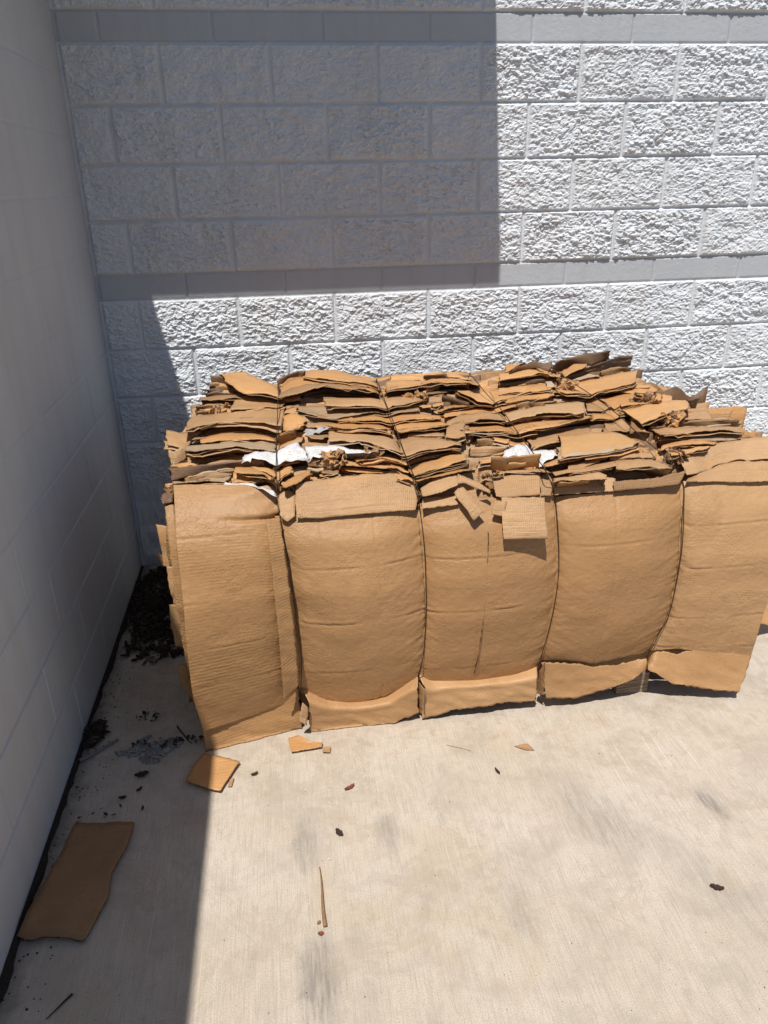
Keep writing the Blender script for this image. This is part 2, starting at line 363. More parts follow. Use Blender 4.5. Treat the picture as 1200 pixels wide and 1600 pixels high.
# ------------------------------------------------------------------ bale data (measured, millimetres)
SH=[
('s','o',[(479,-267,955),(516,-246,957),(580,-252,957),(635,-334,948),(707,-435,937)],[(504,-395,965),(556,-513,953),(585,-559,948),(647,-574,946),(709,-594,944)]),
('s','b',[(443,-293,962),(465,-297,962),(481,-299,962),(518,-370,954)],[(445,-292,916),(476,-291,916),(493,-300,915),(532,-317,913)]),
('s','o',[(478,-296,932),(503,-300,932),(530,-340,927)],[(474,-344,927),(498,-360,925),(523,-363,925)]),
('s','b',[(433,-374,924),(473,-350,926),(540,-384,923),(574,-426,918)],[(433,-366,909),(480,-361,910),(538,-378,908),(576,-399,906)]),
('s','b',[(436,-415,920),(476,-403,921),(541,-421,919),(574,-438,917)],[(436,-407,905),(482,-402,905),(539,-405,905),(576,-410,904)]),
('s','k',[(415,-459,915),(486,-447,916),(550,-449,916),(703,-477,913)],[(422,-518,917),(490,-517,917),(545,-514,917),(699,-522,916)]),
('s','k',[(407,-564,914),(462,-558,914),(540,-573,913)],[(403,-544,893),(459,-553,892),(529,-552,892)]),
('s','k',[(411,-613,909),(473,-617,908),(534,-617,908)],[(409,-607,886),(462,-600,887),(523,-588,888)]),
('s','t',[(548,-504,910),(603,-496,911),(683,-497,911),(734,-548,906)],[(533,-649,911),(588,-647,911),(664,-632,912),(722,-625,913)]),
('s','t',[(397,-662,899),(456,-645,900),(568,-621,903),(625,-609,904),(702,-605,905),(731,-620,903)],[(397,-848,910),(419,-836,912),(487,-800,915),(558,-802,915),(648,-833,912),(715,-861,909)]),
('s','k',[(477,-711,878),(528,-716,878),(625,-738,876),(691,-773,872),(717,-782,871)],[(416,-847,872),(457,-834,873),(519,-808,876),(626,-819,875),(695,-834,873)]),
('s','t',[(323,-759,883),(379,-793,880),(411,-784,881),(446,-773,882)],[(335,-855,858),(382,-878,855),(398,-860,857),(421,-798,864)]),
('s','t',[(343,-908,868),(365,-932,865),(402,-892,869)],[(355,-941,825),(375,-940,825),(398,-919,828)]),
('s','o',[(447,-842,875),(512,-808,878),(591,-819,877),(691,-865,872)],[(450,-909,883),(491,-908,883),(560,-901,884),(691,-929,881)]),
('s','k',[(503,-791,870),(590,-801,869),(662,-826,866),(690,-859,863)],[(505,-841,865),(573,-846,864),(626,-850,864),(690,-875,861)]),
('s','p',[(401,-923,876),(457,-914,877),(559,-912,877),(629,-927,876),(691,-927,876)],[(414,-1018,890),(451,-1027,889),(499,-1010,890),(565,-998,892),(619,-1032,888),(692,-1046,887)]),
('s','o',[(498,-985,840),(524,-953,843),(558,-952,843),(609,-961,842)],[(506,-1001,838),(560,-998,838),(610,-995,839),(644,-998,838)]),
('w','w',[(599,-1041,884),(632,-1032,885),(691,-1035,884),(722,-1015,887),(763,-984,890),(787,-1072,881)],[(588,-1109,881),(633,-1112,880),(659,-1120,879),(691,-1129,878),(723,-1110,880),(785,-1112,880)]),
('s','b',[(376,-1122,875),(457,-1112,876),(536,-1101,878),(645,-1100,878),(653,-1107,877)],[(381,-1143,842),(438,-1119,844),(500,-1096,847),(564,-1086,848),(649,-1085,848)]),
('s','o',[(369,-1031,855),(411,-1025,855),(448,-1038,854)],[(374,-1069,859),(416,-1068,859),(454,-1066,859)]),
('s','k',[(430,-1128,845),(495,-1105,847),(559,-1118,846)],[(379,-1117,830),(436,-1118,830),(532,-1117,830)]),
('s','o',[(568,-1103,857),(615,-1110,857),(663,-1154,852),(687,-1185,849)],[(567,-1165,866),(602,-1181,865),(661,-1200,863),(686,-1231,859)]),
('s','o',[(559,-1110,847),(598,-1130,844),(659,-1146,843)],[(562,-1178,839),(599,-1184,839),(656,-1166,841)]),
('s','o',[(610,-1084,849),(656,-1091,849),(687,-1096,848)],[(631,-1130,860),(664,-1151,858),(687,-1183,854)]),
('s','p',[(385,-1149,842),(457,-1151,842),(535,-1145,843),(554,-1144,843)],[(392,-1180,847),(460,-1183,847),(538,-1184,847),(556,-1183,847)]),
('w','w',[(538,-1183,849),(570,-1198,847),(616,-1211,846),(663,-1249,842),(687,-1261,841)],[(539,-1209,846),(570,-1215,845),(617,-1229,844),(663,-1272,840),(690,-1290,838)]),
('s','t',[(361,-1126,825),(377,-1128,825)],[(363,-1174,820),(386,-1174,820)]),
('s','b',[(366,-1227,834),(394,-1218,835)],[(363,-1246,809),(393,-1238,810)]),
('s','b',[(707,-355,956),(754,-324,959),(801,-297,962),(818,-308,961)],[(709,-364,924),(739,-313,929),(782,-294,931),(803,-297,931)]),
('s','o',[(829,-207,941),(873,-204,942),(943,-224,940),(1022,-308,931),(1077,-354,926),(1097,-388,922)],[(815,-380,958),(862,-418,954),(927,-446,951),(1005,-484,947),(1060,-507,945),(1084,-522,943)]),
('s','o',[(713,-414,930),(752,-341,937),(817,-300,942),(874,-340,937),(917,-340,937),(1013,-404,931),(1092,-444,926)],[(713,-607,948),(755,-602,949),(794,-592,950),(847,-555,954),(888,-538,956),(941,-575,952),(1076,-617,947)]),
('s','b',[(800,-502,920),(892,-458,925),(923,-474,923),(1018,-506,920),(1091,-545,916)],[(800,-457,902),(867,-442,903),(925,-441,903),(1005,-468,901),(1097,-493,898)]),
('s','b',[(799,-501,911),(889,-488,912),(922,-487,912),(1017,-512,909),(1093,-530,907)],[(799,-474,898),(865,-472,898),(922,-470,898),(1003,-491,896),(1097,-495,895)]),
('s','o',[(709,-478,913),(743,-481,913),(796,-485,912)],[(711,-533,915),(742,-568,911),(789,-558,912)]),
('s','t',[(872,-525,908),(974,-540,906),(1095,-547,906),(1174,-558,904),(1233,-550,905),(1274,-573,903)],[(873,-683,915),(959,-701,913),(1073,-713,912),(1153,-696,913),(1212,-671,916),(1238,-655,918)]),
('s','p',[(781,-583,892),(878,-586,892),(967,-610,889),(1063,-630,887),(1164,-623,888),(1225,-594,891)],[(773,-674,898),(835,-723,893),(901,-754,890),(955,-740,891),(1053,-715,894),(1206,-717,893)]),
('s','o',[(913,-744,885),(1031,-737,886),(1146,-734,886),(1223,-738,886),(1280,-764,883)],[(911,-795,895),(1022,-816,893),(1132,-823,892),(1209,-813,893),(1263,-825,892)]),
('s','o',[(851,-769,882),(946,-786,881),(1023,-799,879),(1087,-827,876)],[(891,-888,897),(935,-910,895),(976,-901,896),(1063,-922,894)]),
('s','t',[(796,-746,875),(878,-741,875),(948,-766,873)],[(800,-832,889),(872,-847,888),(939,-872,885)]),
('s','o',[(722,-758,914),(761,-744,915),(802,-808,908)],[(719,-813,884),(757,-829,883),(792,-805,885)]),
('s','o',[(699,-869,892),(732,-863,892),(760,-860,893)],[(698,-842,871),(730,-840,871),(759,-840,871)]),
('w','s',[(797,-808,878),(820,-788,880),(874,-815,878)],[(787,-880,879),(816,-877,879),(871,-856,881)]),
('s','k',[(805,-864,872),(870,-869,872)],[(803,-924,882),(866,-936,880)]),
('s','o',[(732,-617,898),(771,-618,898)],[(728,-693,906),(769,-699,905)]),
('s','t',[(698,-596,900),(729,-606,899)],[(697,-814,901),(715,-825,900)]),
('s','k',[(733,-580,902),(784,-572,903)],[(730,-597,893),(783,-594,893)]),
('s','t',[(877,-838,875),(908,-838,875),(978,-876,871),(1047,-904,868),(1090,-932,865),(1097,-1033,855)],[(858,-1034,897),(893,-1037,897),(961,-1043,897),(993,-1060,895),(1037,-1106,890),(1080,-1134,887)]),
('w','w',[(785,-1044,889),(843,-1032,890),(892,-1055,887),(957,-1077,885),(1009,-1092,883)],[(788,-1123,884),(836,-1144,882),(859,-1127,884),(905,-1098,887),(960,-1111,885),(1008,-1113,885)]),
('s','b',[(864,-951,863),(933,-965,862),(1000,-989,859),(1066,-1022,856),(1094,-1038,854)],[(883,-960,847),(932,-971,846),(1000,-984,844),(1068,-1003,842),(1098,-1012,841)]),
('s','b',[(878,-1037,864),(925,-1046,863),(993,-1051,863),(1059,-1067,861),(1088,-1079,860)],[(893,-1017,843),(927,-1020,843),(996,-1022,842),(1065,-1028,842),(1095,-1037,841)]),
('s','o',[(935,-1078,850),(971,-1060,852),(1027,-1052,853),(1095,-1054,852)],[(943,-1142,867),(982,-1140,867),(1018,-1124,868),(1079,-1158,865)]),
('s','o',[(893,-1076,850),(953,-1100,848),(1016,-1132,844),(1079,-1156,842)],[(888,-1143,859),(947,-1163,857),(1009,-1190,854),(1073,-1197,853)]),
('s','o',[(890,-1114,846),(948,-1143,843),(1011,-1169,840),(1076,-1174,840)],[(914,-1158,841),(964,-1178,839),(1009,-1184,839),(1074,-1186,839)]),
('s','o',[(976,-1076,840),(1021,-1092,838),(1087,-1107,837)],[(986,-1102,845),(1017,-1124,843),(1080,-1148,840)]),
('s','k',[(794,-1116,876),(846,-1131,874),(885,-1133,874)],[(790,-1113,853),(834,-1136,850),(882,-1121,852)]),
('s','t',[(689,-1062,852),(723,-1020,856),(771,-1003,858),(786,-1049,853)],[(689,-1120,861),(722,-1093,864),(749,-1089,864),(778,-1093,864)]),
('s','o',[(688,-1100,848),(735,-1088,849),(740,-1115,846)],[(691,-1182,847),(707,-1163,849),(733,-1148,850)]),
('s','o',[(703,-1229,844),(752,-1184,849),(795,-1144,853)],[(713,-1281,854),(750,-1258,857),(799,-1207,862)]),
('s','t',[(690,-917,867),(726,-905,868),(786,-883,870)],[(690,-976,868),(725,-957,870),(778,-931,873)]),
('s','k',[(827,-1142,843),(879,-1146,843)],[(824,-1208,860),(875,-1211,859)]),
('s','b',[(1285,-393,942),(1366,-386,943),(1378,-432,938)],[(1291,-370,921),(1369,-373,921),(1391,-372,921)]),
('s','o',[(1158,-335,928),(1223,-335,928),(1288,-341,927),(1288,-386,923)],[(1151,-380,923),(1194,-384,923),(1235,-393,922),(1286,-400,921)]),
('s','o',[(1383,-329,929),(1428,-343,927),(1460,-360,925),(1478,-395,922)],[(1377,-417,935),(1408,-430,934),(1441,-439,933),(1463,-454,931)]),
('s','o',[(1129,-416,929),(1209,-421,929),(1272,-427,928),(1344,-410,930),(1468,-435,927),(1484,-493,921)],[(1105,-592,942),(1183,-581,943),(1239,-563,945),(1316,-545,947),(1372,-556,946),(1463,-579,944)]),
('s','b',[(1127,-494,911),(1222,-471,914),(1327,-471,914),(1488,-477,913)],[(1130,-466,899),(1225,-454,900),(1331,-455,900),(1498,-446,901)]),
('s','b',[(1124,-511,909),(1217,-500,911),(1321,-502,910),(1487,-491,912)],[(1128,-484,897),(1221,-479,897),(1326,-481,897),(1496,-464,899)]),
('s','k',[(1249,-529,948),(1319,-530,947)],[(1268,-540,915),(1302,-492,920)]),
('s','k',[(1171,-526,908),(1265,-532,907),(1380,-522,908)],[(1165,-580,910),(1256,-583,910),(1285,-579,910)]),
('s','o',[(1388,-521,908),(1437,-529,908),(1486,-536,907),(1510,-557,905)],[(1372,-630,928),(1400,-682,923),(1418,-738,917),(1479,-744,916)]),
('s','o',[(1507,-560,904),(1570,-537,907),(1633,-525,908),(1698,-508,910),(1770,-501,911)],[(1485,-724,910),(1522,-706,912),(1589,-667,916),(1652,-651,918),(1723,-636,920)]),
('s','b',[(1314,-617,918),(1351,-650,915),(1395,-705,909)],[(1320,-571,900),(1359,-615,895),(1391,-653,891)]),
('s','o',[(1382,-567,904),(1420,-600,900),(1439,-658,894)],[(1377,-610,907),(1404,-666,901),(1420,-683,899)]),
('s','o',[(1501,-667,903),(1558,-637,906),(1607,-610,909),(1694,-600,910)],[(1489,-724,905),(1533,-724,905),(1577,-710,906),(1667,-680,910)]),
('s','o',[(1262,-700,890),(1329,-679,892),(1387,-672,893),(1448,-670,893),(1497,-683,891)],[(1272,-763,899),(1331,-743,901),(1371,-739,901),(1431,-732,902),(1482,-736,901)]),
('s','o',[(1288,-725,887),(1379,-707,889),(1500,-699,890),(1577,-686,891)],[(1295,-804,894),(1358,-793,895),(1477,-783,897),(1557,-764,898)]),
('s','t',[(1281,-848,884),(1334,-797,889),(1425,-776,892),(1480,-774,892),(1499,-831,886)],[(1259,-935,902),(1312,-924,903),(1366,-914,904),(1439,-920,904),(1470,-920,904)]),
('s','o',[(1503,-717,888),(1569,-725,887),(1605,-751,884)],[(1495,-845,890),(1541,-832,891),(1582,-823,892)]),
('s','o',[(1333,-885,875),(1413,-883,875),(1523,-878,876),(1586,-875,876)],[(1305,-1004,898),(1376,-1017,896),(1478,-1025,896),(1536,-1024,896)]),
('s','k',[(1341,-851,874),(1420,-853,874),(1496,-854,873)],[(1338,-864,872),(1417,-867,872),(1492,-868,872)]),
('s','t',[(1265,-941,894),(1294,-908,898),(1330,-897,899)],[(1235,-1035,892),(1261,-1056,890),(1296,-1044,891)]),
('s','o',[(1100,-815,878),(1165,-806,878),(1270,-812,878),(1285,-842,875)],[(1093,-936,896),(1133,-953,894),(1196,-944,895),(1264,-930,897)]),
('s','t',[(1146,-896,869),(1208,-882,870),(1266,-877,871)],[(1132,-939,872),(1193,-958,870),(1249,-967,869)]),
('s','o',[(1260,-687,901),(1308,-665,903)],[(1256,-730,904),(1299,-711,906)]),
('s','o',[(1216,-647,895),(1262,-659,894)],[(1212,-693,898),(1253,-701,897)]),
('s','t',[(1479,-833,876),(1546,-803,879),(1590,-800,879)],[(1489,-877,879),(1522,-882,878),(1566,-875,879)]),
('s','t',[(1094,-924,866),(1162,-929,866),(1223,-952,863),(1264,-983,860),(1293,-1015,857)],[(1079,-1140,882),(1109,-1139,882),(1179,-1124,884),(1249,-1111,885),(1269,-1119,885)]),
('s','k',[(1102,-1095,848),(1189,-1072,851),(1262,-1058,852),(1282,-1060,852)],[(1101,-1125,853),(1182,-1108,855),(1254,-1091,856),(1275,-1090,856)]),
('s','o',[(1097,-1166,841),(1143,-1135,844),(1219,-1092,848),(1294,-1071,851)],[(1095,-1258,854),(1133,-1243,856),(1194,-1215,859),(1272,-1190,862)]),
('s','o',[(1043,-1129,845),(1069,-1132,844),(1093,-1173,840)],[(1037,-1174,848),(1061,-1185,846),(1089,-1198,845)]),
('s','o',[(1052,-1203,837),(1074,-1210,836),(1096,-1231,834)],[(1048,-1244,840),(1067,-1253,839),(1092,-1264,838)]),
('s','o',[(1106,-1233,834),(1144,-1217,835),(1214,-1198,837),(1287,-1198,837)],[(1101,-1278,845),(1136,-1262,846),(1203,-1247,848),(1275,-1245,848)]),
('s','k',[(1150,-1190,828),(1188,-1166,831),(1241,-1151,832),(1297,-1144,833)],[(1148,-1213,834),(1181,-1199,835),(1233,-1189,836),(1289,-1184,837)]),
('s','t',[(1307,-1086,869),(1356,-1083,869),(1426,-1097,868)],[(1304,-1088,838),(1355,-1091,837),(1418,-1080,838)]),
('s','k',[(1333,-1051,883),(1389,-1050,883)],[(1339,-1043,860),(1390,-1053,859)]),
('s','o',[(1400,-1020,876),(1447,-1035,874)],[(1387,-1074,878),(1430,-1093,876)]),
('s','o',[(1322,-1139,844),(1366,-1129,845),(1419,-1125,845)],[(1317,-1185,846),(1352,-1183,847),(1404,-1175,848)]),
('s','o',[(1460,-995,859),(1506,-1010,857),(1516,-1037,854)],[(1433,-1086,865),(1463,-1090,864),(1493,-1099,863)]),
('s','b',[(1627,-423,949),(1747,-321,959),(1833,-334,958)],[(1684,-355,932),(1773,-328,935),(1821,-362,932)]),
('s','b',[(1809,-420,969),(1842,-384,973),(1952,-331,978),(2098,-289,983)],[(1846,-329,932),(1921,-326,932),(2002,-331,932),(2109,-256,939)]),
('s','b',[(1854,-436,927),(1994,-351,936),(2166,-250,947),(2219,-251,947)],[(1886,-364,904),(2016,-300,910),(2143,-221,919),(2240,-199,921)]),
('s','b',[(1851,-455,925),(1976,-395,932),(2097,-325,939),(2193,-297,942)],[(1889,-381,902),(2001,-339,906),(2116,-288,912),(2195,-285,912)]),
('s','k',[(2008,-420,929),(2070,-389,932),(2150,-395,932)],[(2016,-417,906),(2071,-392,908),(2141,-370,911)]),
('s','o',[(1658,-256,936),(1703,-260,936),(1750,-256,936)],[(1621,-385,938),(1653,-364,940),(1691,-329,944)]),
('s','o',[(1600,-368,924),(1731,-319,930),(1772,-335,928),(1799,-388,922)],[(1561,-506,933),(1682,-473,937),(1744,-457,939),(1773,-461,938)]),
('s','o',[(1766,-337,938),(1815,-378,933),(1824,-444,926)],[(1761,-419,937),(1791,-449,934),(1826,-486,930)]),
('s','o',[(1824,-465,944),(1906,-386,953),(1959,-394,952)],[(1825,-520,946),(1872,-489,950),(1945,-429,956)]),
('s','b',[(1578,-447,916),(1699,-422,919),(1777,-414,920)],[(1585,-422,903),(1704,-409,905),(1783,-408,905)]),
('s','b',[(1570,-475,913),(1688,-458,915),(1764,-454,915)],[(1571,-475,898),(1688,-462,899),(1767,-449,900)]),
('s','o',[(1763,-546,916),(1844,-534,917),(1983,-493,921),(2089,-452,926),(2163,-427,928)],[(1750,-732,927),(1844,-728,928),(1939,-695,931),(2037,-654,936),(2063,-632,938)]),
('s','o',[(1898,-620,898),(1987,-593,901),(2089,-557,905),(2141,-586,902)],[(1893,-674,908),(1956,-663,909),(2050,-640,911),(2105,-660,909)]),
('s','o',[(1555,-529,908),(1669,-518,909),(1746,-509,910),(1745,-551,905)],[(1518,-662,917),(1631,-640,919),(1717,-630,920),(1717,-635,920)]),
('s','o',[(1556,-615,899),(1646,-594,901),(1750,-610,899)],[(1524,-726,902),(1613,-698,905),(1723,-684,907)]),
('s','t',[(1630,-621,888),(1725,-613,889),(1792,-611,889),(1861,-644,885)],[(1666,-723,893),(1718,-725,893),(1770,-716,893),(1831,-717,893)]),
('s','k',[(1552,-765,913),(1597,-745,915),(1652,-785,911)],[(1567,-748,883),(1600,-744,884),(1676,-725,886)]),
('s','t',[(1503,-802,889),(1671,-745,895),(1747,-733,896),(1824,-725,897)],[(1467,-924,903),(1619,-894,907),(1707,-904,905),(1750,-908,905)]),
('s','t',[(1846,-680,892),(1889,-686,891),(1903,-753,884)],[(1792,-839,891),(1824,-846,890),(1889,-805,894)]),
('s','o',[(1893,-676,892),(1953,-674,892),(2056,-632,897),(2113,-629,897)],[(1889,-784,896),(1897,-824,892),(1999,-756,899),(2078,-718,903)]),
('s','o',[(1903,-795,880),(1960,-756,884),(2017,-719,888),(2111,-697,890)],[(1898,-860,888),(1926,-859,889),(1964,-834,891),(2067,-787,896)]),
('s','o',[(1811,-822,877),(1898,-805,879),(1909,-837,875)],[(1779,-920,882),(1835,-916,882),(1883,-894,885)]),
('s','k',[(1729,-594,911),(1784,-608,909)],[(1709,-653,912),(1768,-661,911)]),
('s','p',[(1736,-535,927),(1762,-532,927)],[(1714,-613,927),(1747,-612,927)]),
('s','p',[(1850,-527,928),(1935,-478,933),(1967,-508,930)],[(1852,-546,926),(1916,-525,928),(1950,-517,929)]),
('s','o',[(1505,-797,879),(1655,-794,880),(1668,-803,879),(1782,-828,876)],[(1475,-899,884),(1554,-887,886),(1652,-880,886),(1751,-894,885)]),
('s','o',[(1458,-882,870),(1605,-851,874),(1728,-855,873),(1803,-843,875)],[(1420,-1016,895),(1533,-1012,896),(1629,-998,897),(1760,-945,903)]),
('s','k',[(1465,-938,865),(1560,-934,865),(1634,-936,865),(1765,-922,866)],[(1466,-938,857),(1558,-942,856),(1633,-941,856),(1761,-935,857)]),
('s','t',[(1517,-1012,857),(1645,-960,862),(1755,-949,863),(1754,-976,861)],[(1509,-1081,857),(1572,-1064,859),(1615,-1044,861),(1738,-1010,865)]),
('s','t',[(1830,-903,868),(1902,-890,870),(1903,-952,863)],[(1785,-1011,873),(1845,-1019,872),(1875,-1011,873)]),
('s','O',[(1619,-1030,875),(1731,-1025,875),(1802,-1031,875),(1847,-1081,870),(1860,-1109,867)],[(1550,-1242,876),(1647,-1235,877),(1706,-1228,878),(1758,-1214,879),(1823,-1186,882)]),
('w','w',[(1411,-1125,865),(1462,-1071,871),(1496,-1076,870),(1496,-1153,862)],[(1376,-1199,865),(1415,-1194,866),(1446,-1181,867),(1491,-1174,868)]),
('w','w',[(1514,-1079,850),(1583,-1085,849),(1588,-1134,844)],[(1493,-1197,845),(1509,-1200,845),(1574,-1161,849)]),
('s','o',[(1334,-1241,893),(1372,-1258,891),(1441,-1246,892),(1487,-1241,893)],[(1346,-1212,865),(1379,-1237,862),(1429,-1237,862),(1482,-1232,863)]),
('s','o',[(1511,-1197,837),(1583,-1157,842),(1706,-1147,843),(1745,-1139,844)],[(1498,-1254,847),(1584,-1227,850),(1683,-1202,852),(1700,-1198,853)]),
('s','t',[(1592,-1208,836),(1694,-1169,840),(1692,-1200,837)],[(1573,-1252,839),(1607,-1258,839),(1679,-1224,842)]),
('s','k',[(1682,-1204,857),(1701,-1199,857),(1721,-1194,858)],[(1691,-1203,841),(1706,-1200,841),(1723,-1191,842)]),
('s','t',[(1743,-1147,853),(1781,-1153,852),(1823,-1155,852),(1894,-1157,852)],[(1718,-1210,846),(1753,-1219,845),(1794,-1221,845),(1873,-1202,847)]),
('s','t',[(1511,-1248,832),(1580,-1244,833),(1677,-1213,836),(1749,-1197,837)],[(1511,-1295,835),(1564,-1285,836),(1656,-1273,837),(1724,-1261,839)]),
('s','t',[(1395,-1187,838),(1445,-1191,838),(1515,-1234,833)],[(1377,-1247,840),(1465,-1252,839),(1502,-1272,837)]),
('s','t',[(1513,-1291,827),(1602,-1276,829),(1661,-1277,829),(1673,-1308,826)],[(1497,-1326,832),(1583,-1325,832),(1641,-1326,832),(1663,-1329,831)]),
('s','o',[(2026,-580,902),(2084,-575,903),(2149,-564,904),(2150,-626,897)],[(1989,-665,909),(2031,-691,906),(2066,-709,904),(2120,-691,906)]),
('s','o',[(2000,-643,896),(2048,-644,895),(2141,-677,892),(2132,-708,889)],[(1912,-842,898),(1992,-818,901),(2041,-811,901),(2081,-807,902)]),
('s','o',[(2145,-678,892),(2179,-689,891)],[(2105,-769,890),(2147,-763,891)]),
('s','o',[(1923,-820,887),(2081,-781,891),(2144,-768,892),(2200,-771,892)],[(1902,-1031,896),(2006,-977,902),(2066,-945,905),(2126,-920,908)]),
('s','b',[(2186,-795,900),(2218,-788,900),(2246,-779,901)],[(2199,-780,878),(2216,-780,878),(2255,-747,881)]),
('s','t',[(1975,-949,863),(2110,-869,872),(2235,-852,874),(2216,-924,866)],[(1962,-977,868),(2040,-962,870),(2089,-953,871),(2201,-949,871)]),
('s','k',[(1955,-990,869),(2084,-963,872),(2198,-960,872),(2291,-971,871)],[(1971,-972,848),(2095,-947,850),(2179,-960,849),(2308,-941,851)]),
('s','t',[(1960,-992,859),(2031,-981,860),(2154,-1002,858),(2280,-1005,858)],[(1949,-1082,873),(2061,-1088,872),(2148,-1086,872),(2219,-1102,871)]),
('s','p',[(2059,-1066,851),(2166,-1061,852),(2244,-1068,851)],[(2032,-1117,854),(2109,-1123,853),(2214,-1112,854)]),
('s','o',[(1935,-1119,846),(2020,-1092,848),(2081,-1099,848),(2127,-1116,846)],[(1913,-1161,849),(1992,-1145,851),(2053,-1148,850),(2103,-1149,850)]),
('s','k',[(1954,-1051,853),(2007,-1058,852),(2055,-1065,851)],[(1953,-1072,850),(1997,-1079,850),(2047,-1081,850)]),
('s','o',[(1922,-1180,839),(1989,-1153,842),(2054,-1148,843),(2088,-1149,843)],[(1907,-1231,849),(1953,-1220,851),(2000,-1208,852),(2047,-1197,853)]),
('s','k',[(1943,-861,873),(1953,-880,871),(1932,-986,860)],[(1874,-1015,872),(1890,-1027,871),(1930,-1044,869)]),
('s','t',[(2248,-818,877),(2185,-821,877),(2133,-849,874)],[(2235,-852,874),(2185,-857,873),(2110,-869,872)]),
('s','t',[(1957,-1184,839),(2003,-1186,839),(2121,-1129,845),(2227,-1101,847),(2366,-1098,848)],[(1938,-1287,801),(1978,-1275,802),(2072,-1226,807),(2156,-1200,810),(2296,-1216,808)]),
('s','t',[(1741,-1200,837),(1812,-1182,839),(1860,-1217,835),(1891,-1258,831)],[(1709,-1275,837),(1770,-1275,837),(1830,-1279,837),(1873,-1291,835)]),
]
